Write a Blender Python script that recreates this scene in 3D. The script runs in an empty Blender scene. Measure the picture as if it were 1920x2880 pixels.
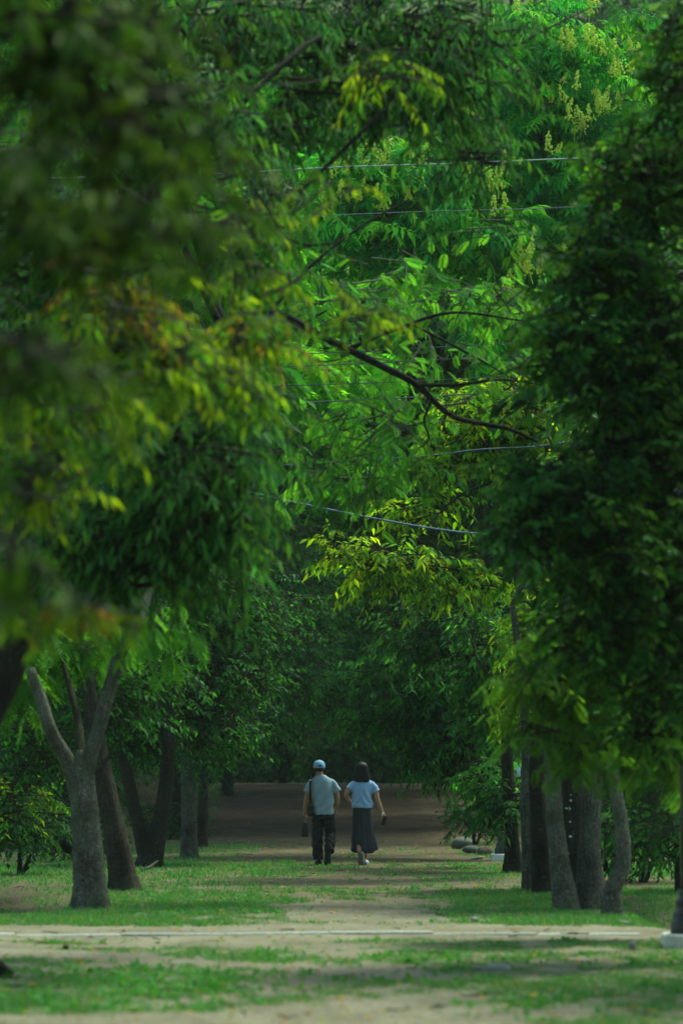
import bpy, math, numpy as np
from mathutils import Matrix, Vector

# ------------------------------------------------------------------ camera, sky, sun, exposure
scene = bpy.context.scene
CAM_H, FPX, PITCH = 1.5, 9600.0, math.atan(741.0 / 9600.0)
cam_data = bpy.data.cameras.new("camera")
cam = bpy.data.objects.new("camera", cam_data)
scene.collection.objects.link(cam)
cam.location = (0, 0, CAM_H)
cam.rotation_euler = (math.pi / 2 + PITCH, 0, 0)
cam_data.sensor_fit = 'VERTICAL'
cam_data.sensor_height = 36.0
cam_data.sensor_width = 24.0
cam_data.lens = 120.0
cam_data.clip_end = 1500
cam_data.dof.use_dof = True
cam_data.dof.focus_distance = 59.0
cam_data.dof.aperture_fstop = 2.0
scene.camera = cam

SUN_EL, SUN_AZ = math.radians(60), math.radians(44)      # azimuth clockwise from +Y
world = bpy.data.worlds.new("World")
scene.world = world
world.use_nodes = True
wn = world.node_tree.nodes
sky = wn.new('ShaderNodeTexSky')
sky.sky_type = 'NISHITA'
sky.sun_disc = False
sky.sun_elevation = SUN_EL
sky.sun_rotation = SUN_AZ
sky.air_density = 1.2
sky.dust_density = 2.5
world.node_tree.links.new(sky.outputs[0], wn['Background'].inputs['Color'])
wn['Background'].inputs['Strength'].default_value = 0.15

sun_data = bpy.data.lights.new("sun", 'SUN')
sun_data.energy = 2.7
sun_data.angle = math.radians(11.0)
sun_data.color = (1.0, 0.95, 0.84)
sun = bpy.data.objects.new("sun", sun_data)
scene.collection.objects.link(sun)
sdir = Vector((math.sin(SUN_AZ) * math.cos(SUN_EL), math.cos(SUN_AZ) * math.cos(SUN_EL), math.sin(SUN_EL)))
sun.rotation_euler = sdir.to_track_quat('Z', 'Y').to_euler()

scene.view_settings.view_transform = 'Standard'
scene.view_settings.look = 'None'
scene.view_settings.gamma = 1.0
scene.view_settings.exposure = 1.13
scene.view_settings.use_white_balance = True      # the photograph's cool green balance
scene.view_settings.white_balance_temperature = 6700
scene.view_settings.white_balance_tint = -18
scene.render.engine = 'CYCLES'
scene.cycles.use_denoising = True
scene.cycles.max_bounces = 8
scene.cycles.diffuse_bounces = 4
scene.cycles.transmission_bounces = 6
scene.cycles.caustics_reflective = False
scene.cycles.caustics_refractive = False

COL = scene.collection
UP = np.array([0.0, 0.0, 1.0])

# ------------------------------------------------------------------ helpers
def P(px, py, d):
    """World point at depth Y=d that the photograph shows at pixel (px,py) of 1920x2880."""
    a, b = (px - 960.0) / FPX, (1440.0 - py) / FPX
    dy = math.cos(PITCH) - b * math.sin(PITCH)
    dz = math.sin(PITCH) + b * math.cos(PITCH)
    return np.array([a / dy * d, d, CAM_H + dz / dy * d])

def nrm(v):
    n = np.linalg.norm(v, axis=-1, keepdims=True)
    return v / np.maximum(n, 1e-9)

def smooth(a, b, x):
    t = np.clip((x - a) / (b - a), 0, 1)
    return t * t * (3 - 2 * t)

_perm = np.random.RandomState(7).rand(256, 256)
def vnoise(x, y):
    xi, yi = np.floor(x).astype(int), np.floor(y).astype(int)
    fx, fy = x - xi, y - yi
    fx, fy = fx * fx * (3 - 2 * fx), fy * fy * (3 - 2 * fy)
    g = lambda i, j: _perm[i % 256, j % 256]
    return (g(xi, yi) * (1 - fx) + g(xi + 1, yi) * fx) * (1 - fy) + (g(xi, yi + 1) * (1 - fx) + g(xi + 1, yi + 1) * fx) * fy
def fbm(x, y, o=4):
    s, a, t = 0, 1.0, 0
    for k in range(o):
        s = s + a * vnoise(x * 2 ** k + 17.3 * k, y * 2 ** k + 5.1 * k); t += a; a *= 0.5
    return s / t

def mesh_np(name, v, f, mat=None, col=None, shade=False):
    """v (n,3); f int array (m,3|4) or list of faces; col (n,3) -> colour attribute 'tint'."""
    me = bpy.data.meshes.new(name)
    v = np.asarray(v, dtype=np.float32)
    if isinstance(f, np.ndarray):
        k = f.shape[1]
        me.vertices.add(len(v)); me.vertices.foreach_set('co', v.ravel())
        me.loops.add(f.size); me.loops.foreach_set('vertex_index', f.astype(np.int32).ravel())
        me.polygons.add(len(f)); me.polygons.foreach_set('loop_start', np.arange(0, f.size, k, dtype=np.int32))
        me.update(calc_edges=True)
    else:
        me.from_pydata(v.tolist(), [], [tuple(int(i) for i in q) for q in f])
    if col is not None:
        at = me.attributes.new('tint', 'FLOAT_COLOR', 'POINT')
        c4 = np.ones((len(v), 4), np.float32); c4[:, :3] = col
        at.data.foreach_set('color', c4.ravel())
    if shade:
        me.polygons.foreach_set('use_smooth', np.ones(len(me.polygons), bool))
    if mat: me.materials.append(mat)
    me.validate()
    return me

def link(name, me, parent=None, loc=None, kind=None):
    o = bpy.data.objects.new(name, me)
    COL.objects.link(o)
    if parent is not None: o.parent = parent
    if loc is not None: o.location = [float(q) for q in loc]
    if kind: o['kind'] = kind
    return o

def tag(o, label, cat, group=None):
    o['label'] = label; o['category'] = cat
    if group: o['group'] = group
    return o

def thing(name, label, cat, loc, group=None):
    return tag(link(name, None, None, loc), label, cat, group)

def structure(name, me):
    return link(name, me, None, None, 'structure')

class MB:
    """Collects vertices and faces of one mesh."""
    def __init__(s): s.v, s.f, s.n = [], [], 0
    def add(s, v, f):
        v = np.asarray(v, float)
        s.v.append(v); s.f += [[int(i) + s.n for i in q] for q in f]; s.n += len(v)
        return s
    def tube(s, pts, rad, seg=8, caps=True, wob=0, seed=0, per=4, ry=None, flat=None):
        v, f = tube(pts, rad, seg, caps, wob, seed, per, ry)
        return s.add(v, f)
    def box(s, c, h, bev=0.0, rotz=0.0):
        x, y, z = h; b = bev
        if b <= 0:
            vv = np.array([[i, j, k] for k in (-z, z) for j in (-y, y) for i in (-x, x)])
            ff = [(0, 2, 3, 1), (4, 5, 7, 6), (0, 1, 5, 4), (2, 6, 7, 3), (0, 4, 6, 2), (1, 3, 7, 5)]
        else:
            prof = [(-z, b), (-z + b, 0), (z - b, 0), (z, b)]
            vv, ff = [], []
            for zz, ins in prof:
                xx, yy = x - ins, y - ins
                vv += [(-xx, -yy + b * .6, zz), (-xx + b * .6, -yy, zz), (xx - b * .6, -yy, zz), (xx, -yy + b * .6, zz), (xx, yy - b * .6, zz), (xx - b * .6, yy, zz), (-xx + b * .6, yy, zz), (-xx, yy - b * .6, zz)]
            for r in range(3):
                for i in range(8):
                    j = (i + 1) % 8
                    ff.append((r * 8 + i, r * 8 + j, r * 8 + 8 + j, r * 8 + 8 + i))
            ff.append(tuple(range(7, -1, -1))); ff.append(tuple(range(24, 32)))
            vv = np.array(vv)
        if rotz:
            cz, sz = math.cos(rotz), math.sin(rotz)
            vv = vv @ np.array([[cz, sz, 0], [-sz, cz, 0], [0, 0, 1]])
        return s.add(vv + np.asarray(c), ff)
    def lathe(s, prof, c=(0, 0, 0), seg=20):
        v, f = [], []
        for r, z in prof:
            for i in range(seg):
                a = 2 * math.pi * i / seg
                v.append((c[0] + r * math.cos(a), c[1] + r * math.sin(a), c[2] + z))
        for k in range(len(prof) - 1):
            for i in range(seg):
                j = (i + 1) % seg
                f.append((k * seg + i, k * seg + j, (k + 1) * seg + j, (k + 1) * seg + i))
        f.append(tuple(range(seg - 1, -1, -1))); f.append(tuple((len(prof) - 1) * seg + i for i in range(seg)))
        return s.add(v, f)
    def ball(s, c, r, seg=14, rings=9):
        r = np.asarray(r, float) * np.ones(3)
        v = [(0, 0, -1)]
        for k in range(1, rings):
            a = -math.pi / 2 + math.pi * k / rings
            for i in range(seg):
                t = 2 * math.pi * i / seg
                v.append((math.cos(a) * math.cos(t), math.cos(a) * math.sin(t), math.sin(a)))
        v.append((0, 0, 1))
        f = [(0, 1 + (i + 1) % seg, 1 + i) for i in range(seg)]
        for k in range(rings - 2):
            for i in range(seg):
                j = (i + 1) % seg
                f.append((1 + k * seg + i, 1 + k * seg + j, 1 + (k + 1) * seg + j, 1 + (k + 1) * seg + i))
        L = 1 + (rings - 2) * seg
        f += [(L + i, L + (i + 1) % seg, len(v) - 1) for i in range(seg)]
        return s.add(np.array(v) * r + np.asarray(c), f)
    def mesh(s, name, mat, shade=True):
        return mesh_np(name, np.concatenate(s.v), s.f, mat, None, shade)

def catmull(p, per):
    p = np.asarray(p, float)
    if len(p) < 3 or per <= 1: return p
    q = np.vstack([2 * p[0] - p[1], p, 2 * p[-1] - p[-2]])
    out = []
    for i in range(1, len(q) - 2):
        for k in range(per):
            t = k / per
            out.append(0.5 * (2 * q[i] + (q[i + 1] - q[i - 1]) * t + (2 * q[i - 1] - 5 * q[i] + 4 * q[i + 1] - q[i + 2]) * t ** 2 + (3 * q[i] - q[i - 1] - 3 * q[i + 1] + q[i + 2]) * t ** 3))
    out.append(q[-2])
    return np.array(out)

def tube(pts, rad, seg=8, caps=True, wob=0.0, seed=0, per=4, ry=None):
    """Tapered tube through pts (smoothed); wob = relative unevenness of the surface."""
    pts = np.asarray(pts, float)
    cols = [pts, np.asarray(rad, float)[:, None] * np.ones((len(pts), 1))]
    if ry is not None: cols.append(np.asarray(ry, float)[:, None])
    c = catmull(np.hstack(cols), per)
    p, r = c[:, :3], np.maximum(c[:, 3], 1e-4)
    r2 = np.maximum(c[:, 4], 1e-4) if ry is not None else r
    T = nrm(np.gradient(p, axis=0))
    ref = np.array([0.0, 1.0, 0.0]) if abs(T[0][1]) < 0.8 else np.array([1.0, 0.0, 0.0])
    a = nrm(np.cross(ref, T)); b = np.cross(T, a)
    th = np.linspace(0, 2 * math.pi, seg, endpoint=False)
    R = np.ones((len(p), seg))
    if wob:
        rs = np.random.RandomState(seed)
        ph = rs.rand(4) * 6.28
        s = np.cumsum(np.r_[0, np.linalg.norm(np.diff(p, axis=0), axis=1)])[:, None] / max(r.mean(), 1e-3)
        R += wob * (0.5 * np.sin(3 * th[None] + ph[0] + 0.12 * s) + 0.4 * np.sin(5 * th[None] + ph[1] - 0.21 * s) + 0.5 * np.sin(0.55 * s + 2 * th[None] + ph[2]) + 0.35 * rs.randn(len(p), seg))
    v = p[:, None] + (r[:, None] * R * np.cos(th)[None])[..., None] * a[:, None] + (r2[:, None] * R * np.sin(th)[None])[..., None] * b[:, None]
    n = len(p)
    f = []
    for k in range(n - 1):
        for i in range(seg):
            j = (i + 1) % seg
            f.append((k * seg + i, k * seg + j, (k + 1) * seg + j, (k + 1) * seg + i))
    if caps:
        f.append(tuple(range(seg - 1, -1, -1))); f.append(tuple((n - 1) * seg + i for i in range(seg)))
    return v.reshape(-1, 3), f

# ------------------------------------------------------------------ materials
def new_mat(name):
    m = bpy.data.materials.new(name); m.use_nodes = True
    nt = m.node_tree
    return m, nt, nt.nodes['Principled BSDF'], nt.nodes['Material Output']

def simple(name, col, rough=0.7, var=0.12, scale=30, bump=0.15, metal=0.0, spec=0.4):
    m, nt, b, out = new_mat(name)
    tc = nt.nodes.new('ShaderNodeTexCoord')
    nz = nt.nodes.new('ShaderNodeTexNoise'); nz.inputs['Scale'].default_value = scale; nz.inputs['Detail'].default_value = 5
    nt.links.new(tc.outputs['Object'], nz.inputs['Vector'])
    rp = nt.nodes.new('ShaderNodeValToRGB')
    c = np.array(col)
    rp.color_ramp.elements[0].position = 0.3; rp.color_ramp.elements[1].position = 0.7
    rp.color_ramp.elements[0].color = (*(c * (1 - var)), 1); rp.color_ramp.elements[1].color = (*np.minimum(c * (1 + var), 1), 1)
    nt.links.new(nz.outputs[0], rp.inputs[0]); nt.links.new(rp.outputs[0], b.inputs['Base Color'])
    b.inputs['Roughness'].default_value = rough; b.inputs['Metallic'].default_value = metal
    b.inputs['Specular IOR Level'].default_value = spec
    if bump:
        bp = nt.nodes.new('ShaderNodeBump'); bp.inputs['Strength'].default_value = bump; bp.inputs['Distance'].default_value = 0.01
        nt.links.new(nz.outputs[0], bp.inputs['Height']); nt.links.new(bp.outputs[0], b.inputs['Normal'])
    return m

def leaf_material(name, rough, trans, tboost=1.9):
    m, nt, b, out = new_mat(name)
    at = nt.nodes.new('ShaderNodeAttribute'); at.attribute_name = 'tint'
    nt.links.new(at.outputs['Color'], b.inputs['Base Color'])
    b.inputs['Roughness'].default_value = rough
    b.inputs['Specular IOR Level'].default_value = 0.05
    tr = nt.nodes.new('ShaderNodeBsdfTranslucent')
    mul = nt.nodes.new('ShaderNodeMix'); mul.data_type = 'RGBA'; mul.blend_type = 'MULTIPLY'
    mul.inputs['Factor'].default_value = 1.0
    mul.inputs['B'].default_value = (tboost * 1.15, tboost * 1.1, tboost * 0.45, 1)
    nt.links.new(at.outputs['Color'], mul.inputs['A'])
    nt.links.new(mul.outputs['Result'], tr.inputs['Color'])
    mx = nt.nodes.new('ShaderNodeMixShader'); mx.inputs[0].default_value = trans
    nt.links.new(b.outputs[0], mx.inputs[1]); nt.links.new(tr.outputs[0], mx.inputs[2])
    nt.links.new(mx.outputs[0], out.inputs['Surface'])
    return m

def bark_material(name, c1, c2, lichen=0.0, moss=0.0, scale=1.0):
    m, nt, b, out = new_mat(name)
    N, Lk = nt.nodes.new, nt.links.new
    tc = N('ShaderNodeTexCoord')
    mp = N('ShaderNodeMapping'); mp.inputs['Scale'].default_value = (14 * scale, 14 * scale, 1.7 * scale)
    Lk(tc.outputs['Object'], mp.inputs[0])
    n1 = N('ShaderNodeTexNoise'); n1.inputs['Scale'].default_value = 3; n1.inputs['Detail'].default_value = 7; n1.inputs['Roughness'].default_value = 0.65
    Lk(mp.outputs[0], n1.inputs[0])
    rp = N('ShaderNodeValToRGB')
    rp.color_ramp.elements[0].position = 0.35; rp.color_ramp.elements[1].position = 0.68
    rp.color_ramp.elements[0].color = (*c1, 1); rp.color_ramp.elements[1].color = (*c2, 1)
    Lk(n1.outputs[0], rp.inputs[0])
    last = rp.outputs[0]
    mp2 = N('ShaderNodeMapping'); mp2.inputs['Scale'].default_value = (15 * scale, 15 * scale, 3.2 * scale)
    nd = N('ShaderNodeTexNoise'); nd.inputs['Scale'].default_value = 5; nd.inputs['Detail'].default_value = 3
    vm = N('ShaderNodeVectorMath'); vm.operation = 'MULTIPLY_ADD'; vm.inputs[1].default_value = (.18, .18, .18)
    Lk(tc.outputs['Object'], nd.inputs[0]); Lk(nd.outputs['Color'], vm.inputs[0]); Lk(tc.outputs['Object'], vm.inputs[2]); Lk(vm.outputs[0], mp2.inputs[0])
    vo = N('ShaderNodeTexVoronoi'); vo.feature = 'DISTANCE_TO_EDGE'; Lk(mp2.outputs[0], vo.inputs['Vector'])
    ck = N('ShaderNodeMapRange'); ck.inputs['From Min'].default_value = 0.0; ck.inputs['From Max'].default_value = 0.22; ck.inputs['To Min'].default_value = 0.3; ck.inputs['To Max'].default_value = 1.0
    Lk(vo.outputs['Distance'], ck.inputs[0])
    mc = N('ShaderNodeMix'); mc.data_type = 'RGBA'; mc.blend_type = 'MULTIPLY'; mc.inputs['Factor'].default_value = 1.0
    Lk(last, mc.inputs['A']); Lk(ck.outputs[0], mc.inputs['B']); last = mc.outputs['Result']
    def over(last, fac, col):
        mx = N('ShaderNodeMix'); mx.data_type = 'RGBA'
        Lk(fac, mx.inputs['Factor']); Lk(last, mx.inputs['A']); mx.inputs['B'].default_value = (*col, 1)
        return mx.outputs['Result']
    ns = N('ShaderNodeTexNoise'); ns.inputs['Scale'].default_value = 2.6; ns.inputs['Detail'].default_value = 6; ns.inputs['Roughness'].default_value = 0.7
    Lk(tc.outputs['Object'], ns.inputs[0])
    sr = N('ShaderNodeMapRange'); sr.inputs['From Min'].default_value = 0.36; sr.inputs['From Max'].default_value = 0.6; sr.inputs['To Min'].default_value = 0.45; sr.inputs['To Max'].default_value = 1.1
    Lk(ns.outputs[0], sr.inputs[0])
    ms_ = N('ShaderNodeMix'); ms_.data_type = 'RGBA'; ms_.blend_type = 'MULTIPLY'; ms_.inputs['Factor'].default_value = 1.0
    Lk(last, ms_.inputs['A']); Lk(sr.outputs[0], ms_.inputs['B']); last = ms_.outputs['Result']
    if moss:
        n2 = N('ShaderNodeTexNoise'); n2.inputs['Scale'].default_value = 2.2; n2.inputs['Detail'].default_value = 4
        Lk(tc.outputs['Object'], n2.inputs[0])
        mr = N('ShaderNodeMapRange'); mr.inputs['From Min'].default_value = 0.48; mr.inputs['From Max'].default_value = 0.68; mr.inputs['To Max'].default_value = moss
        Lk(n2.outputs[0], mr.inputs[0]); last = over(last, mr.outputs[0], (0.045, 0.075, 0.022))
    if lichen:
        n3 = N('ShaderNodeTexNoise'); n3.inputs['Scale'].default_value = 19; n3.inputs['Detail'].default_value = 6; n3.inputs['Roughness'].default_value = 0.7; n3.inputs['Distortion'].default_value = 0.8
        Lk(tc.outputs['Object'], n3.inputs[0])
        mr = N('ShaderNodeMapRange'); mr.inputs['From Min'].default_value = 0.64 - 0.05 * lichen; mr.inputs['From Max'].default_value = 0.69; mr.inputs['To Max'].default_value = 0.65
        Lk(n3.outputs[0], mr.inputs[0]); last = over(last, mr.outputs[0], (0.26, 0.32, 0.25))
    Lk(last, b.inputs['Base Color'])
    b.inputs['Roughness'].default_value = 0.9; b.inputs['Specular IOR Level'].default_value = 0.15
    bp = N('ShaderNodeBump'); bp.inputs['Strength'].default_value = 1.0; bp.inputs['Distance'].default_value = 0.05
    hm = N('ShaderNodeMath'); hm.operation = 'MULTIPLY'; Lk(n1.outputs[0], hm.inputs[0]); Lk(ck.outputs[0], hm.inputs[1])
    Lk(hm.outputs[0], bp.inputs['Height']); Lk(bp.outputs[0], b.inputs['Normal'])
    return m

M_LEAF = leaf_material('leaf_satin', 0.58, 0.38)
M_LEAF_THIN = leaf_material('leaf_thin', 0.6, 0.48)
M_LEAF_DARK = leaf_material('leaf_leathery', 0.58, 0.28)
M_BARK_PALE = bark_material('bark_pale', (0.14, 0.142, 0.105), (0.31, 0.315, 0.245), lichen=0.9, moss=0.7)
M_BARK_GREY = bark_material('bark_grey', (0.105, 0.106, 0.082), (0.25, 0.25, 0.20), lichen=0.5, moss=0.5)
M_BARK_BROWN = bark_material('bark_brown', (0.060, 0.050, 0.038), (0.125, 0.105, 0.08), lichen=0.0, moss=0.4)
M_BARK_DARK = bark_material('bark_dark', (0.028, 0.024, 0.019), (0.075, 0.066, 0.052), lichen=0.25, moss=0.2)
M_GRASS = leaf_material('grass_blade', 0.55, 0.30, 1.6)

# ------------------------------------------------------------------ terrain
def gz(x, y):
    x, y = np.asarray(x, float), np.asarray(y, float)
    z = 1.2 * smooth(80, 123, y)
    z = z + np.minimum(np.maximum(0, y - 131), 80) * 0.62 * smooth(131, 140, y)
    z = z + 0.75 * smooth(-3.6, -5.8, -np.abs(x) * np.where(x > 0, -0.95, 1) * np.where(x > 0, -1, 1)) * 0
    ax = np.where(x < 0, -x - 4.0, x - 4.5)
    z = z + 0.9 * smooth(0, 2.2, ax) * smooth(66, 84, y) * (1 - smooth(112, 121, y))
    z = z - 0.42 * smooth(3.05, 3.7, -x) * (1 - smooth(4.6, 5.8, -x)) * smooth(37.5, 39.5, y) * (1 - smooth(44, 50, y))
    z = z - 0.45 * smooth(3.05, 3.6, x) * (1 - smooth(4.6, 5.8, x)) * smooth(33.5, 35.5, y) * (1 - smooth(38.5, 43, y))
    z = z + 0.05 * (fbm(x * 0.5 + 3, y * 0.22, 3) - 0.5) * (1 - smooth(28, 33, np.abs(y - 32.4) * -1 + 33) * 0.0)
    return z

def grassiness(x, y):
    """0 bare earth .. 1 turf, laid out as in the park."""
    x, y = np.asarray(x, float), np.asarray(y, float)
    px = 960 + x / y * FPX
    n = fbm(x * 1.1 + 11, y * 0.55, 4) - 0.5
    n2 = fbm(x * 4.2, y * 2.0 + 40, 3) - 0.5
    g = np.zeros_like(x)
    def band(a, b, s=0.35): return smooth(a - s, a + s, y) * (1 - smooth(b - s, b + s, y))
    xl = x
    # 20.6-22: bare strip, grass to the right
    e0 = 21.9 + 0.25 * np.sin(x * 1.3) - 0.9 * smooth(0.8, 2.0, x) - 0.35 * smooth(-0.4, -2, x)
    g = np.maximum(g, band(0, 60) * smooth(0.35, 1.6, x) * (1 - smooth(22.4, 23.2, y)) * 0.55)
    # 22-29: turf, thin in the middle
    thin = 0.62 - 0.34 * np.exp(-((x + 0.05) / 0.9) ** 2) * (1 - smooth(25.6, 27.0, y))
    g = np.maximum(g, smooth(e0 - .2, e0 + .5, y) * (1 - smooth(29.8, 30.6, y)) * thin)
    # diagonal bare strip crossing on the left
    cen = 29.6 - (x + 2.9) * 1.05
    g = g * (1 - 0.95 * np.exp(-((y - cen) / 0.62) ** 2) * (1 - smooth(0.6, 1.4, x)))
    g = g * (1 - 0.75 * np.exp(-((y - 26.9) / 0.45) ** 2) * np.exp(-((x - 0.35) / 0.75) ** 2))
    g = np.maximum(g, smooth(29.6, 30.4, y) * (1 - smooth(31.3, 31.8, y)) * smooth(-0.6, 1.0, x) * 0.66)
    g = np.maximum(g, 0.5 * band(30.7, 31.4, .2) * (1 - smooth(-1.2, -0.5, x)))
    # strip of sand each side of the edging
    dirt = band(31.7, 34.2 + 0.25 * np.sin(x * 0.9), .35) * (1 - 0.85 * smooth(0.9, 2.0, x))
    t2 = smooth(33.8, 34.8, y) * (1 - smooth(56, 64, y))
    pc = 0.25 + 0.002 * (y - 34); pw = 0.75 + 0.034 * (y - 34)
    path = np.exp(-(np.abs(x - pc) / pw) ** 4)
    tl = t2 * (1 - 0.68 * path) * 0.72
    tl = tl * (1 - 0.5 * band(46, 50.5, 1.2) * smooth(-2.2, -1, x))
    g = np.maximum(g, tl)
    g = g * (1 - 0.95 * dirt)
    g = np.maximum(g, 0.42 * smooth(56, 60, y) * (1 - smooth(74, 82, y)) * smooth(1.5, 2.4, np.abs(x - 0.3)))
    g = np.maximum(g, 0.16 * smooth(50, 60, y) * (1 - smooth(70, 84, y)))
    hollow = smooth(3.15, 3.6, -x) * (1 - smooth(4.7, 5.4, -x)) * smooth(38, 39.5, y) * (1 - smooth(44, 49, y))
    hollow = np.maximum(hollow, smooth(3.15, 3.6, x) * (1 - smooth(4.7, 5.4, x)) * smooth(34, 35.5, y) * (1 - smooth(38, 42, y)))
    g = g * (1 - 0.75 * hollow)
    g = np.maximum(g, 0.45 * smooth(3.3, 4.6, np.abs(x - .2)) * smooth(70, 80, y) * (1 - smooth(112, 121, y)))
    g = np.maximum(g, 0.95 * smooth(124, 127, y))
    n3 = fbm(x * 9 + 5, y * 3.2, 3) - 0.5
    return np.clip(g * 0.93 + (n * 1.15 + n2 * 1.1 + n3 * 0.7) * smooth(0.02, 0.25, g), 0, 1)

def ground():
    ys = np.concatenate([np.linspace(-30, 16, 14), np.linspace(18, 36, 240), np.linspace(36.1, 66, 220), np.linspace(66.3, 132, 130), np.linspace(133, 300, 60)])
    u = np.linspace(-1, 1, 301)
    xs = np.sign(u) * (np.abs(u) * 7 + np.maximum(0, np.abs(u) - 0.75) ** 3 * 64 * 120)
    X, Y = np.meshgrid(xs, ys)
    Z = gz(X, Y)
    g = grassiness(X, np.maximum(Y, 5))
    nx, ny = len(xs), len(ys)
    idx = np.arange(nx * ny).reshape(ny, nx)
    f = np.stack([idx[:-1, :-1], idx[:-1, 1:], idx[1:, 1:], idx[1:, :-1]], -1).reshape(-1, 4)
    v = np.stack([X, Y, Z], -1).reshape(-1, 3)
    # red-channel: turf, green: sand <-> humus-brown earth, blue: painted shade on the far ramp
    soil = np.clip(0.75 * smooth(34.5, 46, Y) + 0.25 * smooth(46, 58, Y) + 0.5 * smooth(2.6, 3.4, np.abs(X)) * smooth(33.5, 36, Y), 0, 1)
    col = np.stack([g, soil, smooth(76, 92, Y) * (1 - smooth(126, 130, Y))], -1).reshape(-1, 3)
    m, nt, b, out = new_mat('earth_and_turf')
    N, Lk = nt.nodes.new, nt.links.new
    at = N('ShaderNodeAttribute'); at.attribute_name = 'tint'
    sp = N('ShaderNodeSeparateColor'); Lk(at.outputs['Color'], sp.inputs[0])
    tc = N('ShaderNodeTexCoord')
    mp = N('ShaderNodeMapping'); mp.inputs['Scale'].default_value = (1, 0.55, 1); Lk(tc.outputs['Object'], mp.inputs[0])
    n1 = N('ShaderNodeTexNoise'); n1.inputs['Scale'].default_value = 1.4; n1.inputs['Detail'].default_value = 9; n1.inputs['Roughness'].default_value = 0.68; Lk(mp.outputs[0], n1.inputs[0])
    n2 = N('ShaderNodeTexNoise'); n2.inputs['Scale'].default_value = 26; n2.inputs['Detail'].default_value = 5; Lk(mp.outputs[0], n2.inputs[0])
    def ramp(src, a, ca, bb, cb):
        r = N('ShaderNodeValToRGB'); e = r.color_ramp.elements
        e[0].position, e[1].position = a, bb; e[0].color, e[1].color = (*ca, 1), (*cb, 1)
        Lk(src, r.inputs[0]); return r.outputs[0]
    def mix(fac, a, bb):
        mx = N('ShaderNodeMix'); mx.data_type = 'RGBA'; Lk(fac, mx.inputs['Factor']); Lk(a, mx.inputs['A']); Lk(bb, mx.inputs['B']); return mx.outputs['Result']
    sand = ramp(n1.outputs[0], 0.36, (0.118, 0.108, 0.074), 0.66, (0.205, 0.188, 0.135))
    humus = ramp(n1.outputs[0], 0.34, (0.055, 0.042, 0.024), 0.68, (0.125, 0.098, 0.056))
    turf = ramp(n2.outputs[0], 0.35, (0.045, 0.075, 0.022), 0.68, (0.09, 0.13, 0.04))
    ramp_shade_earth = ramp(n1.outputs[0], 0.34, (0.028, 0.019, 0.012), 0.70, (0.085, 0.058, 0.035))  # dark earth with the far ramp's shade put into its colour
    soilc = mix(sp.outputs[2], mix(sp.outputs[1], sand, humus), ramp_shade_earth)
    fine = ramp(n2.outputs[0], 0.30, (0.72, 0.70, 0.66), 0.62, (1.0, 1.0, 1.0))
    mm = N('ShaderNodeMix'); mm.data_type = 'RGBA'; mm.blend_type = 'MULTIPLY'; mm.inputs['Factor'].default_value = 1.0
    Lk(soilc, mm.inputs['A']); Lk(fine, mm.inputs['B'])
    ad = N('ShaderNodeMath'); ad.operation = 'MULTIPLY_ADD'; ad.inputs[1].default_value = 1.0
    Lk(n2.outputs[0], ad.inputs[0]); ad.inputs[1].default_value = 0.5; Lk(sp.outputs[0], ad.inputs[2])
    gm = N('ShaderNodeMapRange'); gm.inputs['From Min'].default_value = 0.55; gm.inputs['From Max'].default_value = 1.0; gm.inputs['To Max'].default_value = 0.9
    Lk(ad.outputs[0], gm.inputs[0])
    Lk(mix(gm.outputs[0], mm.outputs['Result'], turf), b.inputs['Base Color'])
    b.inputs['Roughness'].default_value = 0.95; b.inputs['Specular IOR Level'].default_value = 0.1
    bp = N('ShaderNodeBump'); bp.inputs['Strength'].default_value = 0.7; bp.inputs['Distance'].default_value = 0.03
    Lk(n2.outputs[0], bp.inputs['Height']); Lk(bp.outputs[0], b.inputs['Normal'])
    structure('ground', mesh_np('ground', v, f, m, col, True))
ground()

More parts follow.
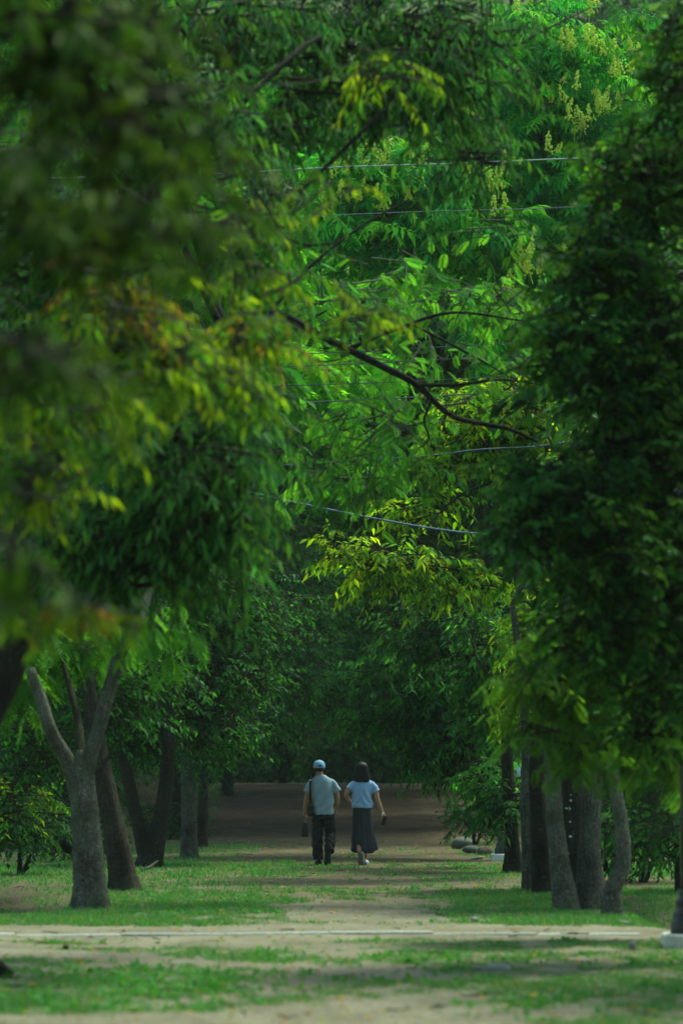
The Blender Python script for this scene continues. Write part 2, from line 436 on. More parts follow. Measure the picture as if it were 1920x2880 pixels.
def grass():
    rs = np.random.RandomState(5)
    V, C = [], []
    def blades(d0, d1, n, h0, h1, w, thr, spread=0.115):
        y = d0 + (d1 - d0) * rs.rand(n)
        x = (rs.rand(n) * 2 - 1) * spread * y
        g = grassiness(x, y)
        k = rs.rand(n) < np.clip((g - thr) * 1.9, 0, 1)
        x, y, g = x[k], y[k], g[k]
        m = len(x)
        h = (h0 + (h1 - h0) * rs.rand(m) ** 2) * (0.55 + 0.8 * g) * (0.6 + 0.9 * fbm(x * .8 + 70, y * .5, 3))
        a = rs.rand(m) * 6.283
        lean = 0.25 + 0.7 * rs.rand(m)
        p = np.stack([x, y, gz(x, y) - 0.004], -1)
        sx = np.stack([np.cos(a), np.sin(a), 0 * a], -1) * (w * (0.6 + 0.8 * rs.rand(m)))[:, None] * 0.5
        fw = np.stack([-np.sin(a), np.cos(a), 0 * a], -1) * (h * lean)[:, None]
        tip = p + fw + UP * h[:, None]
        V.append(np.stack([p - sx, p + sx, tip], 1).reshape(-1, 3))
        t = rs.rand(m)[:, None]; dry = (rs.rand(m) < 0.10)[:, None]
        c = np.array([0.035, 0.125, 0.036]) * (1 - t) + np.array([0.075, 0.20, 0.058]) * t
        c = np.where(dry, np.array([0.22, 0.19, 0.085]), c)
        C.append(np.repeat(c, 3, 0))
    blades(20.2, 31.8, 170000, 0.008, 0.034, 0.009, 0.30)
    blades(31.8, 46, 230000, 0.014, 0.060, 0.011, 0.22, 0.125)
    blades(46, 84, 170000, 0.014, 0.065, 0.018, 0.20, 0.125)
    blades(84, 120, 40000, 0.03, 0.14, 0.03, 0.2, 0.075)
    n = 9000
    y = 20.5 + 50 * rs.rand(n) ** 1.3; x = (rs.rand(n) * 2 - 1) * .115 * y
    k = rs.rand(n) < np.clip(grassiness(x, y) * 1.1 - .05, 0, 1) * smooth(.35, .6, fbm(x * .9 + 31, y * .5 + 8, 3))
    x, y = x[k], y[k]
    for j in range(5):
        m = len(x); a = rs.rand(m) * 6.28; L = .03 + .06 * rs.rand(m)
        p = np.stack([x, y, gz(x, y)], -1) + rs.randn(m, 3) * [.02, .02, 0]
        X = nrm(np.stack([np.cos(a), np.sin(a), .3 + .8 * rs.rand(m)], -1)); S_ = np.stack([-np.sin(a), np.cos(a), 0 * a], -1) * (L * .22)[:, None]
        q0, q1, q2, q3 = p, p + X * (L * .5)[:, None] - S_, p + X * L[:, None], p + X * (L * .5)[:, None] + S_
        V.append(np.stack([q0, q1, q2, q0, q2, q3], 1).reshape(-1, 3))
        t = rs.rand(m)[:, None]
        C.append(np.repeat(np.array([.03, .13, .03]) * (1 - t) + np.array([.08, .22, .04]) * t, 6, 0))
    v, c = np.concatenate(V), np.concatenate(C)
    o = link('grass', mesh_np('grass', v, np.arange(len(v)).reshape(-1, 3), M_GRASS, c), None, None, 'stuff')
    tag(o, 'short patchy green turf growing either side of the earth path', 'grass')
grass()

# ------------------------------------------------------------------ leaf shapes (unit length on +X, unit width on Y, Z up)
def T_blade(fat=0.4):
    v = np.array([[0, 0, 0], [fat, -.5, .05], [fat, 0, 0], [fat, .5, .05], [1, 0, -.13], [fat + (1 - fat) * .55, -.30, .0], [fat + (1 - fat) * .55, .30, .0], [fat + (1 - fat) * .55, 0, -.045], [fat * .4, -.33, .02], [fat * .4, .33, .02]])
    f = np.array([[0, 8, 2], [8, 1, 2], [0, 2, 9], [9, 2, 3], [1, 5, 7], [1, 7, 2], [2, 7, 6], [2, 6, 3], [5, 4, 7], [7, 4, 6]])
    return v, f
def T_low(fat=0.42):
    v = np.array([[0, 0, 0], [fat, -.5, .05], [fat, .5, .05], [1, 0, -.12], [fat, 0, -.02]])
    f = np.array([[0, 1, 4], [0, 4, 2], [1, 3, 4], [4, 3, 2]])
    return v, f
def T_flat():
    v = np.array([[0, 0, 0], [.42, -.5, .04], [1, 0, -.1], [.42, .5, .04]])
    return v, np.array([[0, 1, 2], [0, 2, 3]])
def T_frond(pairs=7, ll=0.30, lw=0.10, droop=0.30, angle=62, hang=0.35, start=0.2):
    V, F = [], []
    rz = lambda s: -droop * s * s
    V += [(0, -.006, 0), (0, .006, 0), (.5, .005, rz(.5)), (.5, -.005, rz(.5)), (1, 0, rz(1.0))]
    F += [(0, 1, 2), (0, 2, 3), (3, 2, 4)]
    def leaflet(s, dx, dy, l):
        b = len(V); z = rz(s)
        d = np.array([dx, dy, -hang]); d = d / np.linalg.norm(d)
        w = np.array([-dy, dx, 0.0]); w = w / (np.linalg.norm(w) + 1e-9)
        o = np.array([s, 0, z])
        for q in (o, o + d * l * .42 - w * lw * .5 + [0, 0, .02], o + d * l + [0, 0, -.06 * l], o + d * l * .42 + w * lw * .5 + [0, 0, .02]): V.append(tuple(q))
        F.append((b, b + 1, b + 2)); F.append((b, b + 2, b + 3))
    for i in range(pairs):
        s = start + (1 - start) * i / pairs
        l = ll * (0.75 + 0.5 * math.sin(math.pi * (0.15 + 0.8 * i / pairs)))
        for sg in (-1, 1): leaflet(s + .02 * sg, math.cos(math.radians(angle)), sg * math.sin(math.radians(angle)), l)
    leaflet(.98, 1, 0.02, ll * .9)
    return np.array(V), np.array(F)

SHAPES = {
    'blade': T_blade(.38), 'ellip': T_blade(.52), 'low': T_low(), 'flat': T_flat(),
    'frond': T_frond(7, .30, .105, .28), 'feather': T_frond(11, .27, .075, .25, 66, .22, .12), 'comb': T_frond(8, .34, .12, .34, 68, .55, .15),
}

def T_comb(seed, pairs=8):
    rs = np.random.RandomState(seed)
    v, f = T_frond(pairs, .33, .11, .25 + .2 * rs.rand(), 66 + 8 * rs.rand(), .5 + .4 * rs.rand(), .14)
    v = v.copy()
    for b in range(5, len(v), 4):
        o = v[b].copy()
        a = rs.randn() * .28; c_, s_ = math.cos(a), math.sin(a)
        d = (v[b:b + 4] - o) * (.65 + .55 * rs.rand() if rs.rand() > .06 else .05)
        d[:, [0, 1]] = d[:, [0, 1]] @ np.array([[c_, s_], [-s_, c_]])
        d[:, 2] += np.abs(d[:, 1]) * rs.randn() * .35
        v[b:b + 4] = o + d
    v[:, 1] += .08 * rs.randn() * v[:, 0] ** 2
    return v, f
for _i in range(4): SHAPES['comb%d' % _i] = T_comb(_i, 6 + _i)
SHAPES['feather'] = (lambda t: (t[0] + np.random.RandomState(3).randn(*t[0].shape) * .012, t[1]))(SHAPES['feather'])

def scatter(shape, pos, X, Z, L, W, C):
    tv, tf = SHAPES[shape]
    n, k = len(pos), len(tv)
    Y = np.cross(Z, X)
    v = pos[:, None] + X[:, None] * (tv[None, :, 0] * L[:, None])[..., None] + Y[:, None] * (tv[None, :, 1] * W[:, None])[..., None] + Z[:, None] * (tv[None, :, 2] * L[:, None])[..., None]
    f = (tf[None] + (np.arange(n) * k)[:, None, None]).reshape(-1, 3)
    return v.reshape(-1, 3), f, np.repeat(C, k, 0)

class Tree:
    def __init__(s, name, label, base, group=None, seed=1, bark=M_BARK_GREY, leaf=M_LEAF):
        s.base = np.asarray(base, float); s.rs = np.random.RandomState(seed); s.seed = seed
        s.root = thing(name, label, 'tree', s.base, group)
        s.bark, s.leafm = bark, leaf
        s.V, s.F, s.C, s.n = [], [], [], 0
        s.TV, s.TF, s.tn = [], [], 0
        s.fork = s.base + np.array([0, 0, 4.0])
    def trunk(s, pts, rad, seg=14, wob=0.05, name='trunk', flare=True, per=6):
        pts = [np.asarray(q, float) for q in pts]
        rad = list(rad)
        if flare:
            p0, p1 = pts[0], pts[1]
            pts = [p0 - UP * 0.12, p0 + (p1 - p0) * 0.001, p0 + (p1 - p0) * min(.9, .22 / max(np.linalg.norm(p1 - p0), .3))] + pts[1:]
            rad = [rad[0] * 1.28, rad[0] * 1.15, rad[0] * 1.0] + rad[1:]
        v, f = tube(np.array(pts) - s.base, rad, seg, True, wob, s.seed + len(pts), per)
        if flare:
            th = np.arctan2(v[:, 1], v[:, 0]); hgt = np.clip(1 - (v[:, 2] + .1) / .42, 0, 1) ** 2
            k_ = 1 + hgt * (.10 + .22 * np.sin(5 * th + s.seed) + .14 * np.sin(3 * th + 2 * s.seed))
            v[:, 0] *= k_; v[:, 1] *= k_
        o = link(name, mesh_np(name, v, f, s.bark, None, True), s.root)
        s.fork = np.asarray(pts[-1], float)
        return o
    def bough(s, pts, rad, seg=8, wob=0.06, parent=None):
        v, f = tube(np.array(pts) - s.base, rad, seg, True, wob, s.rs.randint(999), 5)
        return link('branch', mesh_np('branch', v, f, s.bark, None, True), parent or s.root)
    def reach(s, a, b, r):
        """A branch from a to b that arches a little."""
        a, b = np.asarray(a, float), np.asarray(b, float)
        L = np.linalg.norm(b - a)
        j = s.rs.randn(2, 3) * 0.06 * L
        return s.bough([a, a + (b - a) * .35 + UP * .10 * L + j[0], a + (b - a) * .7 + UP * .08 * L + j[1], b], [r, r * .75, r * .5, r * .16], 6)
    def sprays(s, c, rad, n, shape='low', k=9, size=(.13, .035), tl=.5, droop=.3, ldroop=.5, pal=((.03, .085, .025),), var=.25, shell=2.2, singles=0, out=.5, flat=.5, twig=True, face=0.0, vz=.22):
        """n leafy twigs of k leaves each through the ellipsoid (c, rad)."""
        rs = s.rs
        c, rad = np.asarray(c, float), np.asarray(rad, float)
        u = nrm(rs.randn(n, 3)) * (rs.rand(n, 1) ** (1 / shell))
        p0 = c + u * rad
        t = nrm(u * np.array([1, 1, .35]) * out + rs.randn(n, 3) * np.array([.5, .5, vz]) + np.array([0, 0, -.1]))
        L = tl * (.6 + .8 * rs.rand(n))
        sgrid = np.linspace(.1, 1, k)[None] + rs.randn(n, k) * .03
        pos = p0[:, None] + t[:, None] * (L[:, None] * sgrid)[..., None] - UP * (droop * L[:, None] * sgrid ** 2)[..., None]
        tt = nrm(t[:, None] - UP * (2 * droop * sgrid)[..., None])
        side = nrm(np.cross(tt, UP) + 1e-6)
        sgn = np.where(np.arange(k) % 2 == 0, 1.0, -1.0)[None, :, None]
        X = nrm(tt * .55 + side * sgn * .75 - UP * ldroop * (.6 + .8 * rs.rand(n, k, 1)) + rs.randn(n, k, 3) * .22)
        Zr = UP * flat + rs.randn(n, k, 3) * .38 + np.array([0, -face, 0])
        Z = nrm(Zr - X * np.sum(Zr * X, -1, keepdims=True))
        pal = np.asarray(pal, float)
        ci = rs.randint(len(pal), size=n)
        C = pal[ci][:, None] * (1 + var * rs.randn(n, 1, 1)) * (1 + var * .6 * rs.randn(n, k, 1))
        odd = rs.rand(n, k) < .15
        C = np.where(odd[..., None], pal[rs.randint(len(pal), size=(n, k))], C)
        C = np.clip(C * np.array([1.22, 1.0, .75]), .006, .7)
        sz = .7 + .5 * rs.rand(n, k)
        LL, WW = size[0] * sz, size[1] * sz * (.85 + .3 * rs.rand(n, k))
        if shape[:4] in ('fron', 'feat', 'comb'): WW = LL
        pos, X, Z, C, LL, WW = pos.reshape(-1, 3), X.reshape(-1, 3), Z.reshape(-1, 3), C.reshape(-1, 3), LL.ravel(), WW.ravel()
        if singles:
            front = np.argsort(pos[:, 1] + .3 * rs.rand(len(pos)))[:max(singles * 2, 1)]
            pick = rs.choice(front, min(singles, len(front)), replace=False)
            keep = np.ones(len(pos), bool); keep[pick] = False
            s.leaf_parts(shape, pos[pick], X[pick], Z[pick], LL[pick], WW[pick], C[pick])
            pos, X, Z, C, LL, WW = pos[keep], X[keep], Z[keep], C[keep], LL[keep], WW[keep]
        v, f, cc = scatter(shape, pos, X, Z, LL, WW, C)
        s.V.append(v - s.base); s.F.append(f + s.n); s.C.append(cc); s.n += len(v)
        if twig:
            r = .006 + .004 * rs.rand(n)
            mid = p0 + t * (L * .5)[:, None] - UP * (droop * L * .25)[:, None]
            end = p0 + t * L[:, None] - UP * (droop * L)[:, None]
            beg = p0 - t * (L * .6)[:, None] - UP * (.1 * L)[:, None]
            a = nrm(np.cross(t, UP) + 1e-6); b = np.cross(a, t)
            rings = []
            for q, rr in ((beg, r * 1.7), (mid, r), (end, r * .4)):
                for th in (0, 2.09, 4.19):
                    rings.append(q + (a * math.cos(th) + b * math.sin(th)) * rr[:, None])
            v = np.stack(rings, 1).reshape(-1, 3) - s.base
            fb = []
            for g in (0, 3):
                for i in range(3):
                    j = (i + 1) % 3
                    fb += [(g + i, g + j, g + 3 + j), (g + i, g + 3 + j, g + 3 + i)]
            f = (np.array(fb)[None] + (np.arange(n) * 9)[:, None, None]).reshape(-1, 3)
            s.TV.append(v); s.TF.append(f + s.tn); s.tn += len(v)
    def blob(s, px, py, d, rx, ry, rd, n, br=0.03, frm=None, **kw):
        """As sprays, where the photograph shows the clump."""
        c = P(px, py, d)
        if br: s.reach(s.fork if frm is None else frm, c, br)
        s.sprays(c, (rx * d / FPX, rd, ry * d / FPX), n, **kw)
        return c
    def leaf_parts(s, shape, pos, X, Z, LL, WW, C, name='leaf'):
        tv, tf = SHAPES[shape]
        nv = 6
        order = np.argsort(C.sum(1))
        variants = {}
        for q, i in enumerate(order):
            g = q * nv // len(order)
            if g not in variants:
                lo, hi = len(order) * g // nv, max(len(order) * (g + 1) // nv, len(order) * g // nv + 1)
                col = C[order[lo:hi]].mean(0)
                variants[g] = mesh_np(name, tv, tf, s.leafm, np.repeat(col[None], len(tv), 0))
            Y = np.cross(Z[i], X[i])
            m = Matrix(((X[i][0] * LL[i], Y[0] * WW[i], Z[i][0] * LL[i], pos[i][0] - s.base[0]), (X[i][1] * LL[i], Y[1] * WW[i], Z[i][1] * LL[i], pos[i][1] - s.base[1]), (X[i][2] * LL[i], Y[2] * WW[i], Z[i][2] * LL[i], pos[i][2] - s.base[2]), (0, 0, 0, 1)))
            o = link(name, variants[g], s.root)
            o.matrix_local = m
    def done(s):
        if s.V:
            link('crown', mesh_np('crown', np.concatenate(s.V), np.concatenate(s.F), s.leafm, np.concatenate(s.C)), s.root, None, 'stuff')
        if s.TV:
            link('twigs', mesh_np('twigs', np.concatenate(s.TV), np.concatenate(s.TF), s.bark), s.root, None, 'stuff')

# ------------------------------------------------------------------ trees
DK = ((.016, .066, .022), (.020, .078, .036), (.014, .055, .018))
MID = ((.024, .112, .026), (.034, .135, .028), (.022, .095, .040))
YG = ((.13, .26, .022), (.18, .31, .026), (.08, .22, .026), (.05, .17, .030))
BR = ((.034, .23, .046), (.055, .28, .040), (.090, .31, .032), (.024, .16, .045))
OR = ((.28, .17, .055), (.17, .21, .025), (.12, .23, .025), (.09, .21, .025), (.08, .18, .025))
ROW_L, ROW_R = 'avenue trees along the left side of the path', 'avenue trees along the right side of the path'

def G(px, d):
    x = (px - 960) / FPX * d
    return np.array([x, d, float(gz(x, d))])

# --- the big forked tree on the left
base = G(262, 39.0)
A = Tree('forked_tree', 'pale lichen-spotted trunk forking into a V, nearest standing trunk on the left verge', base, ROW_L, 11, M_BARK_PALE, M_LEAF_THIN)
q = lambda x, y, d=39.0: P(x, y, d)
A.trunk([base, q(250, 2440), q(240, 2300), q(231, 2200), q(228, 2150), q(228, 2110)], [.195, .185, .160, .142, .112, .04], 24, .06)
A.bough([q(222, 2235), q(190, 2140, 38.95), q(145, 2059, 38.8), q(115, 1963, 38.8), q(84, 1880, 38.8)], [.10, .088, .078, .066, .06], 12, .05)
limb = [q(240, 2235), q(252, 2135), q(276, 2059), q(295, 1983), q(318, 1898), q(345, 1822), q(385, 1755), q(450, 1560, 39.5), q(540, 1250, 39.7)]
A.bough(limb, [.10, .09, .085, .08, .075, .072, .068, .06, .055], 10, .05)
A.bark = bark_material('bark_darkest', (0.008, 0.008, 0.007), (0.028, 0.025, 0.02))  # much darker bark, for the upper limbs
A.bough([q(540, 1250, 39.7), q(640, 960, 39.7), q(757, 879, 39.7), q(910, 949, 39.7), q(1064, 1025, 39.7), q(1172, 1083, 39.8), q(1274, 1172, 39.9), q(1421, 1204, 40), q(1510, 1242, 40.2)], [.055, .05, .046, .044, .042, .038, .032, .026, .014], 10, .05)
limb_bark = A.bark; A.bark = M_BARK_BROWN
A.bough([q(232, 2190, 39.1), q(226, 2060, 39.5), q(205, 1960, 39.8), q(180, 1868, 40), q(150, 1700, 40.4)], [.05, .045, .038, .03, .02], 8)
A.bough([q(264, 2172), q(290, 2150), q(306, 2128), q(326, 2085)], [.035, .026, .022, .012], 7)
A.bark = limb_bark
A.bough([q(981, 981, 39.7), q(1115, 925, 39.8), q(1274, 879, 39.9), q(1478, 904, 40.2)], [.030, .024, .018, .01], 7)
A.bough([q(1159, 912, 39.8), q(1338, 1006, 39.9), q(1430, 1060, 40)], [.018, .014, .008], 6)
A.bough([q(1172, 1083, 39.8), q(1290, 1082, 39.8), q(1415, 1068, 39.9), q(1574, 1092, 40.2)], [.026, .02, .016, .008], 7)
A.bough([q(1212, 1127, 39.8), q(1192, 1184, 39.8), q(1206, 1236, 39.8), q(1170, 1265, 39.8)], [.016, .013, .010, .006], 6)
A.bough([q(757, 879, 40.2), q(860, 760, 40.6), q(1010, 640, 41), q(1150, 560, 41.4)], [.030, .024, .016, .008], 7)
A.bough([q(192, 2392, 38.85), q(183, 2380, 38.75), q(178, 2366, 38.7)], [.045, .05, .04], 9, .12)
fa = dict(shape='frond', k=5, size=(.20, .20), tl=.5, droop=.25, ldroop=.3, pal=((.030, .135, .030), (.045, .165, .030), (.06, .19, .03)), var=.25, flat=.8)
for px, py, d, rx, ry, n in [(1010, 850, 40.5, 190, 80, 60), (1310, 820, 41, 180, 80, 50), (1190, 990, 40.3, 200, 50, 36), (1050, 1190, 40.3, 190, 80, 80), (1330, 1110, 41, 150, 40, 16), (1500, 880, 42, 130, 110, 50), (1400, 650, 42, 120, 40, 10), (1080, 740, 41, 150, 40, 14), (980, 1320, 41, 230, 70, 80), (1500, 1010, 41, 110, 60, 30)]:
    A.blob(px, py, d + .8, rx, ry, .8, int(n * .5), 0, **fa)
fl = dict(shape='feather', k=4, size=(.36, .36), tl=.35, droop=.35, ldroop=.55, pal=((.05, .17, .03), (.06, .19, .03), (.035, .13, .03)), var=.2)
top = q(345, 1822)
A.blob(430, 1740, 39.3, 60, 45, .5, 14, .02, top, singles=30, **fl)
A.blob(180, 1770, 40.3, 140, 60, .5, 36, .03, q(180, 1868, 40), singles=60, **fl)
A.blob(60, 1880, 40.0, 70, 120, .6, 36, .025, q(150, 1700, 40.4), singles=50, **fl)
# crown above the frame, over the path
for x, y, z, n in [(-3, 41, 12, 100), (-4.5, 38, 10, 100), (-2.5, 46, 14.5, 110)]:
    A.reach(P(640, 960, 40), (x, y, z), .05)
    A.sprays((x, y, z), (1.9, 1.9, 1.0), n, **{**fa, 'size': (.4, .4), 'tl': .8})
A.bark = M_BARK_PALE
A.done()

# --- leaning trunk behind it, and the trees further along the left verge
def verge_tree(name, label, px, d, pts, rad, seed, bark, blobs, kw, group=ROW_L, extra=(), up=None, leaf=M_LEAF):
    b = G(px, d)
    t = Tree(name, label, b, group, seed, bark, leaf)
    t.trunk([b] + [P(x, y, d) for x, y in pts], rad, 14, .06)
    for e, r in extra: t.bough([P(x, y, d) for x, y in e], r, 10, .06)
    for bl in blobs:
        k2 = dict(kw)
        if len(bl) > 7: k2.update(bl[7])
        bl = list(bl); bl[6] = int(bl[6] * (1.35 if kw['shape'] == 'low' else 1))
        t.blob(*bl[:7], .035, **k2)
    for x, y, z, r, n in (up or []):
        t.reach(t.fork, (x, y, z), .06)
        t.sprays((x, y, z), (r, r, r * .5), n, **{**kw, 'size': (.34, .14), 'tl': 1.0, 'k': 8, 'singles': 0})
    t.done()
    return t
lan = dict(shape='low', k=10, size=(.125, .042), tl=.5, droop=.22, ldroop=.42, pal=MID + DK[:1], var=.35, flat=.6)
verge_tree('leaning_tree', 'thick grey-brown trunk leaning behind the lichen-spotted forked trunk', 357, 45, [(335, 2400), (303, 2238), (270, 2080), (240, 1850)], [.185, .165, .14, .12, .08], 21, M_BARK_BROWN,
    [(120, 2100, 46, 130, 90, 1.0, 60), (300, 1960, 46, 160, 90, 1.0, 90), (60, 2250, 47, 90, 70, .8, 40, dict(pal=YG + MID)), (420, 1880, 47, 120, 80, .8, 60), (60, 1780, 46, 120, 80, 1, 50)], lan, up=[(-2.6, 46.5, 6.4, 1.8, 90), (-3.6, 50, 7.2, 2.2, 110), (-4.6, 45, 6, 1.8, 90)])
verge_tree('split_trunk_tree', 'dark grooved double-stemmed trunk third in the left row, fallen branch at its foot', 420, 56, [(430, 2400), (455, 2290), (468, 2200), (475, 2080), (500, 1900), (540, 1650)], [.21, .18, .13, .125, .115, .1, .05], 22, M_BARK_DARK,
    [(430, 1960, 57, 170, 90, 1.4, 190), (620, 1880, 58, 170, 110, 1.5, 230), (520, 1680, 58, 230, 130, 1.8, 280), (360, 2080, 57, 110, 50, 1, 90), (330, 1800, 58, 180, 120, 1.4, 170), (700, 1720, 59, 170, 110, 1.5, 170), (600, 2040, 57, 120, 60, 1, 110)], lan,
    extra=[([(415, 2425), (395, 2340), (372, 2247), (350, 2150), (300, 2000)], [.13, .12, .105, .09, .05])], up=[(-3, 56, 16.5, 3, 160), (-5, 53, 14.5, 2.5, 120)])
verge_tree('rough_bark_tree', 'straight rough-barked trunk with pale streaks fourth along the left verge', 535, 62, [(532, 2330), (528, 2189), (530, 2080), (560, 1900), (640, 1700)], [.16, .14, .125, .115, .1, .06], 23, M_BARK_GREY,
    [(700, 2010, 63, 110, 60, 1, 120), (640, 2090, 63, 90, 40, .8, 80), (790, 1850, 64, 170, 90, 1.5, 200), (560, 2120, 62.5, 80, 45, .7, 70), (820, 1640, 65, 200, 130, 1.6, 230), (680, 1480, 65, 200, 130, 1.6, 210)], lan)
E = verge_tree('feathery_tree', 'slim dark trunk last in the left row, crown of bright feathery leaves', 569, 72, [(572, 2250), (578, 2145), (600, 1900), (680, 1500), (740, 1250)], [.13, .11, .10, .09, .07, .05], 24, M_BARK_DARK,
    [(830, 1075, 70.5, 170, 90, 1.2, 100, dict(singles=150)), (730, 1010, 71, 80, 90, 1, 30, dict(singles=50)), (960, 1010, 72, 130, 60, 1, 36, dict(singles=40)), (1180, 722, 73, 100, 24, .8, 26, dict(singles=40)), (700, 1240, 73, 150, 100, 1.2, 60, dict(pal=MID)), (880, 1230, 73, 200, 80, 1.2, 60, dict(pal=MID)), (720, 800, 73, 200, 120, 1.4, 70), (600, 620, 72, 160, 120, 1.4, 60)],
    dict(shape='feather', k=5, size=(.62, .62), tl=.8, droop=.35, ldroop=.4, pal=((.08, .29, .03), (.11, .32, .03), (.055, .24, .035)), var=.22, flat=.8, face=.3), leaf=M_LEAF_THIN)
verge_tree('verge_edge_tree', 'thin dark trunk cut by the left picture edge, far beyond the fork', -4, 67, [(-2, 2300), (-8, 2100), (20, 1900)], [.13, .11, .1, .07], 25, M_BARK_DARK,
    [(80, 2200, 68, 150, 90, 1.5, 170), (60, 2040, 69, 160, 120, 1.6, 170), (150, 2330, 69, 120, 60, 1.2, 110), (220, 2120, 69, 120, 120, 1.5, 150)], {**lan, 'pal': DK})

# --- trees along the right side
verge_tree('slender_tree', 'slender pale-brown trunk, leftmost of the clustered right trunks', 1490, 45, [(1482, 2380), (1478, 2250), (1480, 2140), (1470, 1950), (1440, 1700)], [.10, .082, .075, .072, .06, .04], 31, M_BARK_GREY,
    [(1560, 1750, 46, 110, 130, 1, 90), (1640, 1400, 46, 160, 160, 1.2, 100)], {**lan, 'pal': MID + YG}, ROW_R)
verge_tree('shaded_tree', 'dark shaded trunk squeezed behind the slender pale one on the right', 1524, 44, [(1518, 2400), (1512, 2280), (1510, 2140), (1530, 1900)], [.135, .115, .105, .1, .06], 32, M_BARK_DARK,
    [(1700, 1800, 46, 160, 160, 1.2, 110)], {**lan, 'pal': DK}, ROW_R)
verge_tree('lichen_tree', 'greenish trunk streaked with white lichen in the right cluster', 1586, 38.4, [(1572, 2420), (1560, 2300), (1553, 2132), (1560, 1950), (1600, 1700)], [.14, .11, .095, .088, .075, .05], 33, M_BARK_PALE,
    [(1650, 1550, 39, 160, 160, 1.2, 80), (1800, 1700, 39, 160, 200, 1.2, 100)], {**lan, 'pal': DK}, ROW_R)
dot = verge_tree('dotted_tree', 'near-black trunk with white dots between two paler right trunks', 1612, 41, [(1606, 2400), (1604, 2280), (1604, 2120), (1620, 1900)], [.15, .135, .13, .125, .08], 34, M_BARK_DARK,
    [(1850, 2000, 42, 140, 160, 1.2, 80)], {**lan, 'pal': DK}, ROW_R)
verge_tree('broad_tree', 'broad grey grooved trunk, rightmost of the clustered straight trunks', 1655, 38.6, [(1655, 2400), (1659, 2300), (1662, 2200), (1668, 2060), (1700, 1800)], [.175, .13, .118, .115, .11, .06], 35, M_BARK_GREY,
    [(1760, 1250, 40, 200, 200, 1.4, 110), (1850, 2250, 42, 100, 110, 1, 50)], {**lan, 'pal': DK}, ROW_R, up=[(4.2, 41.5, 6.6, 1.8, 90), (5.2, 45, 7.4, 2.2, 110)])
verge_tree('crooked_tree', 'crooked pale trunk with an elbow bend, alone right of the trunk cluster', 1717, 37, [(1722, 2500), (1748, 2440), (1750, 2376), (1742, 2295), (1729, 2213), (1716, 2080), (1730, 1900)], [.10, .095, .088, .082, .076, .072, .065, .045], 36, M_BARK_PALE,
    [(1830, 1800, 38, 150, 160, 1.1, 70)], {**lan, 'pal': DK}, ROW_R)
Y = verge_tree('sun_tinted_tree', 'dark trunk beside the far lamp, drooping leafy boughs above tinted a sunlit yellow-green', 1443, 53, [(1438, 2350), (1432, 2250), (1425, 2100), (1430, 1850), (1445, 1560), (1450, 1300)], [.14, .11, .10, .095, .085, .07, .05], 37, M_BARK_DARK,
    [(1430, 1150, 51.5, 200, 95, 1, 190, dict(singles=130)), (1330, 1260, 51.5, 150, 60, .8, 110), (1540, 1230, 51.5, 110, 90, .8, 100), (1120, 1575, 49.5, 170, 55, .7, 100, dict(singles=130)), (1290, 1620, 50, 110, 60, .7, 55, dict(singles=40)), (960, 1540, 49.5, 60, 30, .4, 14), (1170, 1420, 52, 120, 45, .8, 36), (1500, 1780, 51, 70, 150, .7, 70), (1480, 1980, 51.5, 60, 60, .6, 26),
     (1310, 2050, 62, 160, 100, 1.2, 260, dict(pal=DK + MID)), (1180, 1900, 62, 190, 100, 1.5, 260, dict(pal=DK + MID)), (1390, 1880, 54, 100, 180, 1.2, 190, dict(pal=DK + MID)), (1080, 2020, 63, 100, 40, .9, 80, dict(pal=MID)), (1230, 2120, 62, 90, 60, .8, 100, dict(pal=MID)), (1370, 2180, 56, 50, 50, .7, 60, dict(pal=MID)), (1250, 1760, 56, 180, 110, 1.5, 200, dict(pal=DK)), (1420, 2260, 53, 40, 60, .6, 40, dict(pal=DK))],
    {**lan, 'size': (.17, .055), 'pal': YG, 'ldroop': .6, 'flat': .7}, ROW_R, leaf=M_LEAF_THIN)  # sunlit glow put into the yellow-green leaf colour

# --- flowering tree high in the middle distance
fb = G(1560, 68)
F = Tree('flowering_tree', 'tall tree with comb-like bright leaves and upright pale yellow flower plumes', fb, None, 41, M_BARK_GREY, M_LEAF)
F.trunk([fb, P(1540, 1700, 68), P(1470, 1100, 68.3), P(1400, 800, 68.5)], [.22, .18, .15, .12])
for pts in ([(1400, 800), (1340, 640), (1310, 540), (1280, 450)], [(1440, 950), (1560, 640), (1640, 400), (1700, 150)], [(1400, 800), (1180, 680), (1050, 600), (950, 520)], [(1310, 560), (1280, 500), (1240, 440)], [(1325, 600), (1360, 540), (1372, 470)], [(1480, 800), (1530, 640), (1525, 560)], [(1500, 760), (1545, 660), (1560, 590)]):
    F.bough([P(x, y, 68.4) for x, y in pts], list(np.linspace(.07, .018, len(pts))), 7)
fk = dict(shape='comb', k=6, size=(.54, .54), tl=.6, droop=.1, ldroop=.2, pal=BR, var=.28, flat=.8, out=.7, face=.35)
for px, py, d, rx, ry, n, sg in [(1600, 110, 67.5, 230, 110, 70, 50), (1760, 330, 67.5, 170, 150, 70, 50), (1500, 300, 68, 190, 130, 60, 30), (1140, 480, 66.4, 230, 90, 100, 50), (1400, 500, 68, 180, 100, 56, 30), (1640, 520, 67.5, 190, 100, 60, 30), (1060, 640, 66.2, 180, 80, 70, 20), (940, 430, 68, 90, 60, 18, 8), (1290, 640, 66.2, 200, 70, 80, 16), (1540, 720, 68, 130, 60, 26, 10), (800, 250, 69, 120, 100, 20, 0), (1500, 900, 69, 200, 100, 30, 0)]:
    for j in range(3):
        F.blob(px, py, d, rx, ry, 1.3, max(3, int(n * .45)), 0.03 if j == 0 else 0, singles=sg // 3, **{**fk, 'shape': 'comb%d' % ((px + j) % 4)})
